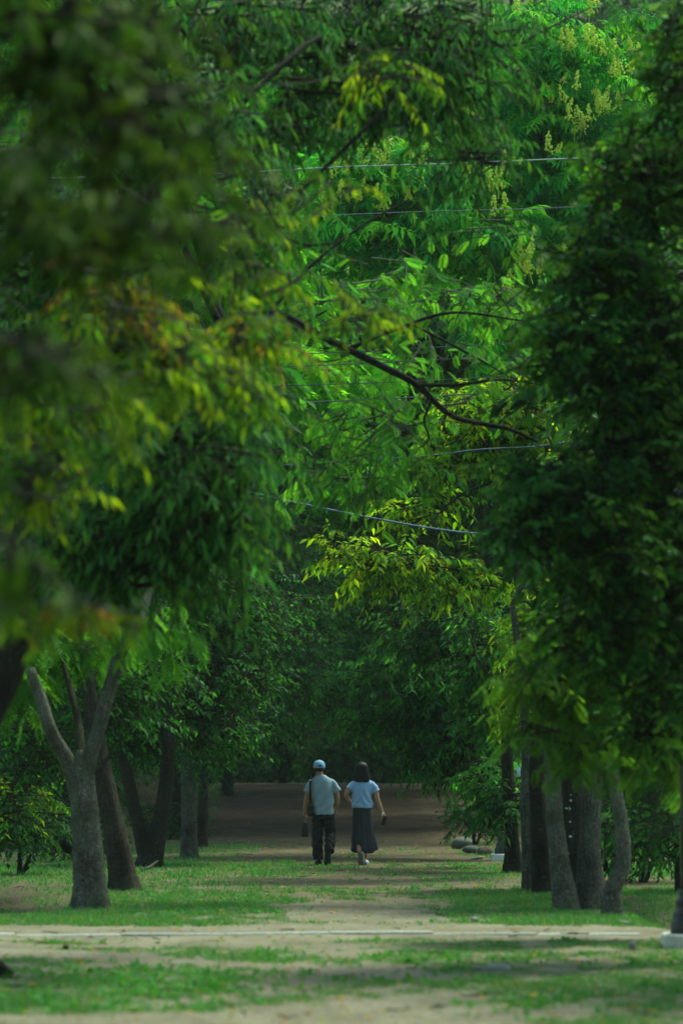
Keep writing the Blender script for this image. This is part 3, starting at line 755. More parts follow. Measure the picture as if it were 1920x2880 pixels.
def plume(rs):
    mb = MB(); 
    for i in range(46):
        h = rs.rand(); r = .11 * (1 - h) + .012; a = rs.rand() * 6.28; rr = r * rs.rand() ** .5
        p = np.array([rr * math.cos(a), rr * math.sin(a), .34 * h])
        s = .017 + .010 * rs.rand()
        mb.add(p + s * np.array([[1, 0, 0], [-1, 0, 0], [0, 1, 0], [0, -1, 0], [0, 0, 1.2], [0, 0, -1.2]]) , [(0, 2, 4), (2, 1, 4), (1, 3, 4), (3, 0, 4), (2, 0, 5), (1, 2, 5), (3, 1, 5), (0, 3, 5)])
    mb.add([(.006, 0, -.15), (-.006, 0, -.15), (0, 0, .3)], [(0, 1, 2)])
    return mb
M_PLUME = simple('flower_plume', (.55, .66, .075), .8, .25, 40, 0)
pm = [plume(np.random.RandomState(i)).mesh('flower_cluster', M_PLUME, False) for i in range(4)]
rs = np.random.RandomState(3)
spots = [(1490, 15), (1655, 20), (1605, 125), (1690, 130), (1775, 125), (1850, 130), (1740, 195), (1690, 280), (1660, 320), (1600, 315), (1640, 335), (1740, 300), (1800, 290), (820, 260), (815, 240), (1020, 440), (1080, 440), (1180, 440), (965, 420), (1165, 520), (1150, 545), (1400, 510), (1380, 500), (1425, 575), (1590, 700), (1480, 735), (1490, 750), (1450, 740), (1180, 500), (1060, 430), (1280, 310), (1285, 340), (1880, 310), (1620, 230), (1560, 420), (1330, 300)]
spots += [(900 + 620 * rs.rand(), 400 + 330 * rs.rand()) for _ in range(10)] + [(1480 + 380 * rs.rand(), 40 + 330 * rs.rand()) for _ in range(6)]
for i, (x, y) in enumerate(spots):
    for k in range(2 + (i % 3 == 0)):
        p = P(x + rs.randn() * 22 * k, y + 22 + rs.randn() * 14 * k, (64.9 if y > 380 and x < 1500 else 66.1) + .4 * rs.rand())
        o = link('flower_cluster', pm[i % 4], F.root, p - F.base); s = .8 + .55 * rs.rand(); o.scale = (s, s, s); o.rotation_euler = (rs.randn() * .25, rs.randn() * .25, rs.rand() * 6)
F.done()

# --- near trees: only boughs hang into the picture
hang = dict(shape='blade', k=11, size=(.155, .032), tl=.5, droop=.4, ldroop=1.3, pal=((.024, .100, .042), (.034, .125, .050), (.045, .135, .032), (.022, .080, .028)), var=.3, flat=.25)
gb = np.array([-2.93, 25.8, float(gz(-2.93, 25.8))])
N3 = Tree('willowy_tree', 'leaning dark trunk at the left edge with long hanging blue-green leaves', gb, None, 51, M_BARK_DARK, M_LEAF)
N3.trunk([gb, P(-125, 2300, 25.8), P(-62, 2050, 26), P(16, 1880, 26.2), P(45, 1740, 26.4), P(95, 1450, 27), P(180, 1100, 27.5), P(280, 700, 28)], [.19, .16, .15, .145, .14, .12, .10, .07], 16, .05)
N3.bough([gb + [0, 0, .02], gb + [.22, -.1, .13], gb + [.48, -.2, .02]], [.12, .09, .03], 9, .15)
for px, py, d, rx, ry, n, sg in [(520, 1230, 26, 220, 220, 150, 60), (430, 1500, 27, 230, 150, 130, 40), (200, 1520, 27, 220, 150, 110, 0), (640, 1080, 27, 110, 130, 60, 30), (620, 1420, 26.5, 90, 120, 46, 30),
                                 (640, 90, 30, 260, 140, 110, 0), (960, 120, 31, 260, 170, 150, 20), (1260, 130, 31, 220, 150, 130, 20), (1100, 280, 31, 290, 50, 64, 30), (780, 350, 30, 150, 80, 36, 20), (560, 360, 28, 180, 180, 90, 0), (1320, 400, 32, 110, 70, 26, 20), (700, 640, 29, 160, 120, 50, 0), (300, 250, 28, 250, 250, 130, 0), (150, 800, 28, 200, 250, 120, 0)]:
    N3.blob(px, py, d, rx, ry, .9, n, .03, P(180, 1100, 27.5) if py > 900 else P(280, 700, 28), singles=sg, **hang)
N3.bough([P(280, 700, 28), P(460, 110, 29), P(560, 130, 29.5), P(720, 200, 30), P(820, 250, 30), P(960, 262, 30), P(1060, 262, 30.2)], [.05, .03, .026, .022, .018, .014, .008], 7)
N3.bough([P(280, 700, 28), P(700, 630, 29), P(800, 668, 29), P(880, 690, 29), P(980, 672, 29.2)], [.04, .022, .017, .013, .006], 7)
N3.bough([P(640, 60, 30), P(900, 60, 31), P(1180, 100, 31), P(1420, 130, 31.4), P(1520, 90, 31.6), P(1660, 20, 32)], [.035, .03, .024, .018, .014, .008], 7)
for x, y, z, n in [(-2.6, 26, 9.3, 90), (-3.5, 24, 8.4, 80)]:
    N3.sprays((x, y, z), (1.6, 1.6, .8), n, **{**hang, 'shape': 'low', 'size': (.24, .08)})
N3.done()

nb = np.array([-3.9, 20.4, 0.0])
N2 = Tree('turning_tree', 'out-of-focus hanging sprays of yellow-green leaves with orange tips, left', nb, None, 52, M_BARK_GREY, M_LEAF_THIN)
N2.trunk([nb, (-3.85, 20.4, 1.5), (-3.7, 20.4, 2.8), (-3.4, 20.6, 4.4), (-3.1, 20.9, 5.8)], [.17, .14, .12, .10, .06])
tk = dict(shape='blade', k=12, size=(.105, .023), tl=.30, droop=.35, ldroop=1.1, pal=YG, var=.2, flat=.4)
YGD = tuple(tuple(c * .72 for c in q_) for q_ in YG)
ORD = tuple(tuple(c * .8 for c in q_) for q_ in (((.20, .15, .05),) + OR[1:] + YG))
for px, py, d, rx, ry, n, pal in [(340, 830, 16, 130, 120, 22, OR), (420, 960, 16, 170, 80, 26, YG), (230, 1080, 15.5, 200, 90, 26, YG), (560, 1030, 16.5, 150, 60, 18, YG), (700, 930, 17, 100, 50, 16, OR), (90, 1330, 15, 120, 100, 16, YG), (150, 1120, 15, 150, 120, 16, YG), (660, 640, 18.5, 90, 90, 10, YG), (740, 780, 18.5, 90, 60, 10, YG), (1090, 200, 20, 100, 60, 9, YG), (1010, 890, 19, 80, 36, 6, YG), (150, 1715, 12.5, 170, 30, 26, OR), (360, 1730, 12.8, 30, 24, 6, YG), (300, 700, 16.5, 100, 60, 6, OR), (900, 520, 19, 100, 40, 4, YG)]:
    N2.blob(px, py, d * 1.3, rx, ry, (.5 if d > 14 else .25), int(n * 2.2), .012, (-3.35, 20.6, 4.6) if py < 1200 else (-3.7, 20.4, 2.8), **{**tk, 'pal': YGD if pal is YG else ORD, 'singles': 12, **({'tl': .12, 'size': (.06, .017)} if d < 14 else {})})
N2.done()

nb = np.array([-2.6, 10.6, 0.0])
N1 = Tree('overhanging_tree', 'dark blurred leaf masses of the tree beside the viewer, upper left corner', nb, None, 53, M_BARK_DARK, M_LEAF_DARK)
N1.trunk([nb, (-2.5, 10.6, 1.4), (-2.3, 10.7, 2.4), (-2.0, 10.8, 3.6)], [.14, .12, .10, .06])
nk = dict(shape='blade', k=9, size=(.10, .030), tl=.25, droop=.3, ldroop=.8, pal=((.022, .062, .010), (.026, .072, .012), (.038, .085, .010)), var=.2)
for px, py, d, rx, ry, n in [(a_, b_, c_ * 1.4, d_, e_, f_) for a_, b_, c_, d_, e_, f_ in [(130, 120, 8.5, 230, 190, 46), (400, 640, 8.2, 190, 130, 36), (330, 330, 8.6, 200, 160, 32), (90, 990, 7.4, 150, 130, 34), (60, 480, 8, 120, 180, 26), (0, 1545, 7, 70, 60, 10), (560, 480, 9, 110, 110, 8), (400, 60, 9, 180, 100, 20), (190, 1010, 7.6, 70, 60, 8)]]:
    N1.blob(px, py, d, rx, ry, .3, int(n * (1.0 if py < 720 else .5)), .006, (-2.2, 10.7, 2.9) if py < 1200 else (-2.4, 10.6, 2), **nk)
N1.done()

# --- big dark tree filling the right side
rb = np.array([3.9, 28.5, float(gz(3.9, 28.5))])
R = Tree('dark_leafy_tree', 'huge dark glossy-leaved tree filling the right side down to the trunks', rb, None, 54, M_BARK_DARK, M_LEAF_DARK)
R.trunk([rb, (3.8, 28.5, 2), (3.6, 28.5, 4), (3.4, 28.6, 6), (3.0, 28.6, 8)], [.26, .2, .18, .14, .09], 14)
rk = dict(shape='ellip', k=10, size=(.108, .046), tl=.32, droop=.15, ldroop=.4, pal=((.026, .100, .024), (.034, .125, .030), (.020, .078, .022), (.055, .145, .026)), var=.35, flat=.35, vz=.5, out=.8)
for px, py, d, rx, ry, n, sg in [(1820, 480, 28, 170, 140, 130, 20), (1700, 760, 28, 170, 140, 140, 30), (1840, 950, 28, 150, 200, 170, 30), (1600, 960, 27.6, 110, 120, 90, 30), (1740, 1120, 28, 120, 120, 90, 20), (1580, 1400, 27.4, 150, 110, 120, 50), (1800, 1350, 28, 170, 180, 170, 20), (1490, 1500, 27.2, 80, 90, 50, 30), (1700, 1560, 27.6, 170, 120, 130, 30), (1860, 1700, 28, 140, 180, 140, 20), (1700, 1780, 28, 150, 110, 100, 20), (1870, 1930, 28, 120, 130, 90, 0), (1900, 250, 27, 70, 150, 60, 0), (1925, 50, 26.5, 50, 90, 30, 0), (1480, 1330, 28, 60, 60, 24, 0), (1830, 2050, 28.3, 110, 50, 30, 0), (1950, 1200, 28.5, 150, 900, 220, 0), (1760, 620, 29, 130, 80, 70, 0)]:
    R.blob(px, py, d, rx, ry, .8, int(n * 1.0), .03, (3.4, 28.6, 1.5 + (2181 - py) / FPX * 28 * .8 + .3), singles=sg, **rk)
for x, y, z, n in [(5.4, 26, 6, 130), (6.6, 24.5, 7.6, 130), (5.8, 27.5, 4.6, 110), (5.0, 24.8, 4.6, 110), (6.0, 26.5, 8.6, 100)]:
    R.reach((3.1, 28.6, 7.6), (x, y, z), .06)
    R.sprays((x, y, z), (1.7, 1.7, 1.0), n, **{**rk, 'shape': 'low', 'size': (.22, .11), 'tl': .7})
R.done()
sb = np.array([3.7, 32.5, float(gz(3.7, 32.5))])
S = Tree('soft_leaved_tree', 'lighter feathery green boughs drooping in front of the right trunks', sb, None, 55, M_BARK_BROWN, M_LEAF_THIN)
S.trunk([sb, (3.6, 32.5, 1.6), (3.4, 32.4, 3), (3.1, 32.2, 4.6)], [.15, .12, .1, .05])
sk = dict(shape='feather', k=6, size=(.19, .19), tl=.34, droop=.3, ldroop=.45, pal=((.042, .125, .022), (.060, .150, .022), (.030, .09, .022)), var=.25, out=.7)
for px, py, d, rx, ry, n, sg in [(1640, 1780, 31.5, 130, 90, 70, 40), (1560, 1880, 31.2, 80, 80, 40, 30), (1690, 1970, 31.5, 120, 80, 56, 30), (1500, 2050, 31, 40, 25, 8, 10), (1640, 2105, 31.4, 50, 30, 14, 12), (1830, 2060, 32, 110, 70, 40, 20), (1470, 1900, 31, 40, 30, 8, 8), (1760, 1850, 32, 120, 110, 60, 0), (1900, 2110, 32, 60, 50, 20, 0)]:
    S.blob(px, py, d, rx, ry, .6, n, .018, (3.4, 32.4, 2.6), singles=sg, **sk)
S.done()

# --- trees closing the avenue further back
def far_tree(name, label, px, d, top, blobs, seed, pal=DK, size=(.17, .06), k=9, group='woodland trees closing the avenue', **kw2):
    b = G(px, d)
    t = Tree(name, label, b, group, seed, M_BARK_DARK, M_LEAF)
    zt = P(px, top, d)[2]
    t.trunk([b, b + [0.1, 0, (zt - b[2]) * .35], b + [-.1, 0, (zt - b[2]) * .7], b + [.1, 0, zt - b[2]]], [.2, .16, .12, .06], 10)
    for bl in blobs:
        k3 = dict(shape='flat', k=k, size=size, tl=.7, droop=.2, ldroop=.4, pal=pal, var=.35, flat=.6); k3.update(kw2)
        if len(bl) > 7: k3.update(bl[7])
        t.blob(*bl[:7], .05, b + [0, 0, max(.8, (P(px, bl[1], d)[2] - b[2]) * .7)], **k3)
    t.done()
far_tree('left_screen_tree', 'dense dark tree leaning over the far left of the path, below the blue cable', 500, 86, 1300, [(640, 1500, 86, 200, 150, 2.2, 300), (800, 1700, 87, 200, 130, 2.2, 300), (900, 1920, 88, 170, 90, 1.6, 260, dict(pal=MID)), (720, 1960, 87, 150, 100, 1.8, 230), (560, 1760, 86, 160, 150, 2, 230), (860, 1500, 88, 170, 130, 2, 230), (600, 1250, 87, 200, 140, 2.2, 230), (760, 1250, 90, 220, 120, 3.5, 300), (980, 1350, 95, 220, 120, 4, 300), (820, 1050, 97, 240, 130, 4.5, 260)], 61, MID + ((.045, .15, .03),), (.15, .06), 11)
far_tree('right_screen_tree', 'dense dark tree over the far right of the path, behind the yellow-green bough', 1420, 90, 1300, [(1180, 1750, 90, 200, 130, 2.2, 280), (1350, 1550, 90, 200, 150, 2.2, 280), (1050, 1900, 92, 150, 90, 1.6, 220, dict(pal=MID)), (1300, 1920, 91, 190, 150, 2, 280), (1100, 1480, 92, 170, 150, 2.2, 260), (1400, 1750, 90, 150, 150, 2, 200), (1300, 1300, 92, 200, 130, 2.2, 220), (1500, 1400, 91, 150, 200, 2, 180), (1120, 1250, 95, 220, 130, 4, 300), (1150, 1400, 103, 240, 120, 5, 300), (900, 1300, 106, 240, 150, 5, 300)], 62, MID + DK[:1], (.15, .06), 11)
far_tree('far_left_tree', 'dim tree behind the feathery crown at the far left end of the avenue', 640, 108, 900, [(700, 1350, 108, 220, 180, 2.6, 260), (900, 1200, 109, 200, 160, 2.6, 240), (640, 1050, 108, 200, 180, 2.6, 220), (880, 1900, 110, 220, 90, 2, 220), (800, 900, 109, 200, 160, 2.6, 220, dict(pal=MID)), (640, 1750, 108, 150, 200, 2.2, 200), (980, 1650, 110, 180, 140, 2.4, 220), (560, 800, 109, 200, 180, 2.6, 200)], 63, DK + MID, (.22, .09))
far_tree('far_right_tree', 'dim tall tree at the far right end of the avenue beneath the flower plumes', 1330, 112, 800, [(1200, 1350, 112, 220, 180, 2.6, 260), (1400, 1150, 112, 200, 180, 2.6, 240), (1100, 1100, 113, 200, 160, 2.6, 240), (1050, 1750, 113, 200, 140, 2.2, 220), (1250, 1950, 113, 200, 100, 2, 200), (1300, 900, 113, 220, 160, 2.6, 220, dict(pal=MID)), (1500, 950, 112, 180, 200, 2.6, 180), (1450, 1450, 112, 180, 250, 2.4, 200)], 64, DK, (.22, .09))
# hillside trees behind everything
hill = [(80, 137, 500), (250, 136, 600), (700, 138, 500), (1050, 137, 450), (1400, 138, 500), (1750, 136, 600), (450, 152, 200), (880, 155, 100), (1250, 153, 150), (1650, 152, 200), (150, 168, -350), (650, 170, -400), (1050, 172, -400), (1450, 170, -350), (1850, 168, -350), (1900, 163, -250), (20, 160, -200), (330, 177, -500), (1780, 176, -500), (1500, 178, -500)]
words = ['leftmost', 'second', 'third', 'fourth', 'fifth', 'sixth', 'seventh', 'eighth']
hill.sort(key=lambda h: (int((h[1] - 130) / 15), h[0]))
row = 0; lastd = 0; cnt = 0
for i, (px, d, top) in enumerate(hill):
    if int((d - 130) / 15) != lastd - 1 : row += 1; cnt = 0
    lastd = int((d - 130) / 15) + 1
    nm = ['at the foot of the slope', 'half-way up the slope', 'on the upper slope', 'near the top of the slope'][row - 1]
    lab = 'dark woodland tree %s behind the avenue, %s from the left' % (nm, words[cnt]) if cnt else 'dark woodland tree %s behind the avenue, leftmost' % nm
    cnt += 1
    rs2 = np.random.RandomState(100 + i)
    zb = 2205 - (d - 131) * 35
    bl = []
    for kx in range(7 if d < 160 else 11):
        bl.append((px + rs2.randn() * 130, top + 120 + (zb - top) * rs2.rand() * .95, d + rs2.randn() * .8, 230, 190, 3.2, 150))
    far_tree('woodland_tree', lab, px, d, top, bl, 200 + i, DK + MID[:1], (.34, .17), 9, 'woodland trees on the slope behind')
# canopy added over the far end of the path to darken the ramp
cb = G(300, 98)
K = Tree('added_canopy_tree', 'broad tree added at the far left, its dark canopy shading the end of the path', cb, None, 71, M_BARK_DARK, M_LEAF)
K.trunk([cb, cb + [.3, 0, 4], cb + [.8, 0, 8]], [.3, .22, .15])
for x, y, z in [(-3, 78, 11.5), (1, 80, 12.5), (4.5, 80, 12), (-4, 87, 11), (0, 88, 11.5), (4, 88, 11.5), (-3, 96, 10.5), (1, 97, 11), (5, 97, 11), (-4, 105, 10.5), (0, 106, 10.5), (4, 106, 10.5), (-3, 115, 10), (1, 115, 10), (5, 115, 10), (-4, 123, 9.5), (0, 123, 9.5), (4, 123, 9.5)]:
    K.reach(K.fork, (x, y, z), .08)
    K.sprays((x, y, z), (3.2, 5.2, 1.0), 380, shape='flat', k=8, size=(.42, .24), tl=1.0, pal=DK, var=.3, flat=.9)
K.done()
# shrubs crowding the banks of the far path
for i, (x, y) in enumerate([(-6.6, 79), (-7, 88), (-7.2, 98), (-7.4, 110), (6.8, 78), (7, 87), (7.2, 97), (7.4, 110)]):
    b = np.array([x, y, float(gz(x, y))])
    t = Tree('bank_shrub', 'dark shrub on the %s bank of the far path, %s counting away from the viewer' % ('left' if i < 4 else 'right', ['first', 'second', 'third', 'last'][i % 4]), b, 'shrubs on the banks of the far path', 330 + i, M_BARK_DARK, M_LEAF)
    t.root['category'] = 'shrub'
    t.bough([b - UP * .1, b + UP * .8, b + UP * 1.9 + [.1, 0, 0]], [.06, .05, .015], 6)
    t.bough([b - UP * .1, b + UP * .7 + [.2, .3, 0], b + UP * 1.6 + [.6, .9, 0]], [.05, .03, .012], 6)
    t.sprays(b + UP * 1.0, (1.4, 4.6, 1.2), 260, shape='flat', k=8, size=(.24, .12), tl=.6, pal=DK, var=.3)
    t.sprays(b + UP * 3.0, (1.4, 4.6, 1.5), 260, shape='flat', k=8, size=(.26, .13), tl=.6, pal=DK, var=.3)
    t.done()
# unseen trees added round the viewer to shade the ground and block low sky
for i, (x, y, lab) in enumerate([(-7, -4, 'tall unseen tree added for shade behind the viewer on the left'), (6.5, -5, 'tall unseen tree added for shade behind the viewer on the right'), (0, -12, 'tall unseen tree added for shade straight behind the viewer'), (5.6, 19.2, 'tall unseen tree added for shade outside the right picture edge'), (-9, 14, 'tall unseen tree added for shade outside the left picture edge')]):
    b = np.array([x, y, float(gz(x, y))])
    t = Tree('added_shade_tree', lab, b, 'unseen shade trees added round the viewer', 500 + i, M_BARK_BROWN, M_LEAF)
    t.trunk([b, b + [.1, 0, 2.5], b + [-.1, .2, 5]], [.3, .24, .2])
    for k in range(7):
        c = b + np.array([math.cos(k * .9) * 3.4, math.sin(k * .9) * 3.4, 5.5 + (k % 3) * 2.6])
        if i == 3: c = b + np.array([-3.0 + k * .95, (k % 2) * 1.2 - .5, 9.0 + (k % 3) * .7])
        t.reach(t.fork, c, .1)
        t.sprays(c, (2.8, 2.8, 2.2) if i != 3 else (1.2, 1.1, .7), 150 if i != 3 else 60, shape='flat', k=8, size=(.42, .24), tl=1.1, pal=DK, var=.3)
    t.done()
# low dark shrubs behind the far kerb
for i, px in enumerate([480, 640, 800, 960, 1110, 1260, 1420]):
    b = G(px, 126 + (i % 3))
    t = Tree('shrub', 'dark shrub behind the far kerb, %s from the left' % words[i] if i else 'dark shrub behind the far kerb, leftmost', b, 'shrubs behind the far kerb', 300 + i, M_BARK_DARK, M_LEAF)
    t.root['category'] = 'shrub'
    t.bough([b - UP * .1, b + UP * .5, b + UP * 1.1 + [.1, 0, 0]], [.05, .04, .015], 6)
    t.bough([b - UP * .1, b + UP * .5 + [.15, 0, 0], b + UP * 1.0 + [.5, 0, 0]], [.04, .03, .012], 6)
    t.sprays(b + UP * .9, (1.5, .8, 1.0), 420, shape='flat', k=8, size=(.17, .08), tl=.5, pal=DK, var=.3)
    t.sprays(b + UP * 2.2 + [.4, .6, 0], (1.3, .9, .9), 220, shape='flat', k=8, size=(.17, .08), tl=.5, pal=DK, var=.3)
    t.done()
# bushes in the hollows at both sides
for i, (px, py, d, rx, ry, n, lab, pal) in enumerate([(60, 2310, 52, 120, 80, 120, 'dark bush in the hollow left of the forked trunk', DK), (1800, 2330, 48, 130, 100, 150, 'dark bush right of the crooked trunk', DK), (1900, 2300, 44, 60, 120, 90, 'green bush behind the near lamp post', MID), (1700, 2330, 52, 80, 90, 100, 'dark bush between broad and crooked trunks', DK), (210, 2330, 60, 150, 70, 130, 'dark bush behind the leaning trunk', DK), (1330, 2290, 74, 80, 50, 90, 'low dark bush above the grey boulders', DK), (470, 2310, 80, 110, 60, 110, 'low dark bush on the left bank beyond the last trunk', DK)]):
    b = G(px, d)
    t = Tree('bush', lab, b, None, 400 + i, M_BARK_DARK, M_LEAF)
    t.root['category'] = 'bush'
    c = P(px, py, d)
    t.bough([b - UP * .1, b + (c - b) * .5, c], [.05, .03, .01], 6)
    t.bough([b - UP * .1, b + (c - b) * .5 + [.2, 0, 0], c + [.4, 0, .1]], [.04, .02, .01], 6)
    t.sprays(c, (rx * d / FPX, .8, ry * d / FPX), n, shape='low', k=9, size=(.12, .05), tl=.45, pal=pal, var=.3)
    t.done()

# ------------------------------------------------------------------ people
def fuse(mb, name, mat, voxel=.009, iters=4, fold=None, seed=0, subs=()):
    """One continuous skin round the collected shapes; fold(v, n) may add cloth folds."""
    tmp_me = mesh_np('tmp', np.concatenate(mb.v), mb.f)
    tmp = bpy.data.objects.new('tmp', tmp_me); COL.objects.link(tmp)
    md = tmp.modifiers.new('r', 'REMESH'); md.mode = 'VOXEL'; md.voxel_size = voxel; md.adaptivity = 0
    ms = tmp.modifiers.new('s', 'SMOOTH'); ms.iterations = iters; ms.factor = .5
    dg = bpy.context.evaluated_depsgraph_get()
    me = bpy.data.meshes.new_from_object(tmp.evaluated_get(dg))
    bpy.data.objects.remove(tmp); bpy.data.meshes.remove(tmp_me)
    me.name = name
    n = len(me.vertices)
    if fold is not None:
        co = np.empty(n * 3, np.float32); me.vertices.foreach_get('co', co); co = co.reshape(-1, 3)
        no = np.empty(n * 3, np.float32); me.vertices.foreach_get('normal', no); no = no.reshape(-1, 3)
        co = co + no * fold(co.astype(float))[:, None]
        me.vertices.foreach_set('co', co.astype(np.float32).ravel()); me.update()
    me.materials.clear(); me.materials.append(mat)
    me.polygons.foreach_set('use_smooth', np.ones(len(me.polygons), bool))
    return me

def rings(mb, rows, seg=24, caps=True):
    """rows: (cx, cy, z, rx, ry)"""
    rows = catmull(np.array(rows, float), 3)
    th = np.linspace(0, 2 * math.pi, seg, endpoint=False)
    v = np.concatenate([np.stack([r[0] + r[3] * np.sign(np.cos(th)) * np.abs(np.cos(th)) ** .85, r[1] + r[4] * np.sign(np.sin(th)) * np.abs(np.sin(th)) ** .85, np.full(seg, r[2])], -1) for r in rows])
    n = len(rows); f = []
    for k in range(n - 1):
        for i in range(seg):
            j = (i + 1) % seg; f.append((k * seg + i, k * seg + j, (k + 1) * seg + j, (k + 1) * seg + i))
    f.append(tuple(range(seg - 1, -1, -1))); f.append(tuple((n - 1) * seg + i for i in range(seg)))
    mb.add(v, f)

def hand(mb, wrist, tip, palmdir, curl=.5, side=1):
    """Palm, four fingers and a thumb continuing the forearm from wrist towards tip."""
    w, t = np.asarray(wrist, float), np.asarray(tip, float)
    d = nrm(t - w); L = np.linalg.norm(t - w)
    pn = np.asarray(palmdir, float); pn = nrm(pn - d * np.dot(pn, d)); ax = np.cross(d, pn) * side
    pe = w + d * L * .5
    mb.tube([w - d * .01, w + d * L * .2, pe - d * .005, pe + d * .006], [.022, .030, .036, .028], 10, True, 0, 0, 3, [.020, .018, .018, .013])
    for i, (o, ln) in enumerate(((-.027, .42), (-.009, .5), (.009, .47), (.026, .36))):
        b0 = pe + ax * o - d * .01
        k1 = b0 + d * ln * L * .5 + pn * L * .12 * curl
        k2 = k1 + d * ln * L * .25 * (1 - .5 * curl) + pn * L * .22 * curl
        k3 = k2 + d * ln * L * .10 * (1 - 1.2 * curl) + pn * L * .18 * curl
        mb.tube([b0, k1, k2, k3], [.0088, .0085, .0078, .006], 8, True, 0, 0, 2)
    b0 = w + d * L * .16 - ax * .024
    mb.tube([b0, b0 - ax * .024 + d * L * .18 + pn * .012, b0 - ax * .022 + d * L * .38 + pn * .026], [.013, .011, .007], 8, True, 0, 0, 2)

def head(mb, c, s=1.0, yaw=0.0):
    """Skull, jaw, nose, lips, brow, ears; looks along +Y."""
    c = np.asarray(c, float)
    sub = MB()
    sub.ball((0, -.005, .02), np.array([.074, .092, .098]) * s, 18, 12)
    sub.ball((0, .03, -.05), np.array([.058, .062, .068]) * s, 16, 10)
    sub.tube([(0, .088, .025), (0, .108, -.012), (0, .098, -.022)], [.008, .014, .010], 8, True, 0, 0, 2)
    sub.ball((0, .084, -.052), (.022, .010, .009), 10, 6)
    sub.ball((-.030, .078, .022), (.016, .010, .010), 8, 6); sub.ball((.030, .078, .022), (.016, .010, .010), 8, 6)
    for sg in (-1, 1): sub.ball((.076 * s * sg, .0, -.005), (.011, .020, .032), 10, 8)
    cz, sz = math.cos(yaw), math.sin(yaw)
    v = np.concatenate(sub.v) @ np.array([[cz, sz, 0], [-sz, cz, 0], [0, 0, 1]])
    mb.add(v + c, sub.f)

def shoe_mesh(L=.28, sole=.028):
    """Toe on +Y, heel at -Y, ankle opening above the heel; origin under the ball of the foot."""
    up, so = MB(), MB()
    prof = [(-.17, .030, .050), (-.13, .037, .085), (-.08, .037, .092), (-.02, .040, .070), (.04, .046, .054), (.085, .043, .046), (.11, .028, .030)]
    v, f = [], []
    seg = 12
    for y, w, h in prof:
        for i in range(seg):
            a = 2 * math.pi * i / seg
            z = math.sin(a)
            v.append((w * math.cos(a) * (1 if z < 0 else 1 - .35 * z), y, sole + (h * z if z > 0 else 0)))
    for k in range(len(prof) - 1):
        for i in range(seg):
            j = (i + 1) % seg; f.append((k * seg + j, k * seg + i, (k + 1) * seg + i, (k + 1) * seg + j))
    f.append(tuple(range(seg))); f.append(tuple((len(prof) - 1) * seg + i for i in range(seg - 1, -1, -1)))
    up.add(v, f)
    out = [(-.178, 0), (-.17, .030), (-.13, .040), (-.05, .037), (.03, .046), (.08, .046), (.112, .030), (.122, 0)]
    loop = [(w, y) for y, w in out] + [(-w, y) for y, w in out[-2:0:-1]]
    n = len(loop)
    v = [(x, y, 0) for x, y in loop] + [(x * 1.03, y * 1.01, sole) for x, y in loop]
    so.add(v, [tuple(range(n - 1, -1, -1)), tuple(range(n, 2 * n))] + [(i, (i + 1) % n, n + (i + 1) % n, n + i) for i in range(n)])
    return up, so

def put_shoe(parent, loc, pitch, yaw, mat, solemat, s=1.0, roll=0.0):
    up, so = shoe_mesh()
    o = link('shoe', up.mesh('shoe', mat), parent, loc)
    o.rotation_euler = (pitch, roll, yaw); o.scale = (s * 1.25, s, s)
    link('sole', so.mesh('sole', solemat, False), o)
    return o

SKIN = simple('skin', (.27, .14, .085), .55, .08, 25, .03)
SKIN2 = simple('skin_light', (.33, .18, .115), .55, .08, 25, .03)
TEE_M = simple('grey_green_cotton', (.21, .28, .34), .9, .05, 60, .05, 0, .1)
TEE_W = simple('pale_blue_cotton', (.25, .37, .60), .9, .05, 60, .05, 0, .1)
TROUSER = simple('black_cotton', (.012, .013, .016), .9, .2, 40, .08, 0, .15)
SKIRT = simple('charcoal_voile', (.026, .030, .040), .9, .12, 50, .05, 0, .15)
CAP = simple('washed_blue_denim', (.18, .31, .47), .9, .15, 45, .05, 0, .1)
BLACK = simple('black_nylon', (.012, .012, .014), .65, .2, 60, .05, 0, .25)
HAIR = simple('black_hair', (.008, .007, .008), .6, .3, 80, .2, 0, .22)
SHOE_W = simple('pale_canvas', (.52, .56, .60), .85, .08, 60, .05)
SOLE_G = simple('grey_rubber', (.20, .18, .16), .85, .15, 60, .1)
SOLE_B = simple('black_rubber', (.02, .02, .021), .85, .15, 60, .1)
LEATHER = simple('tan_leather', (.25, .13, .05), .6, .15, 50, .05)

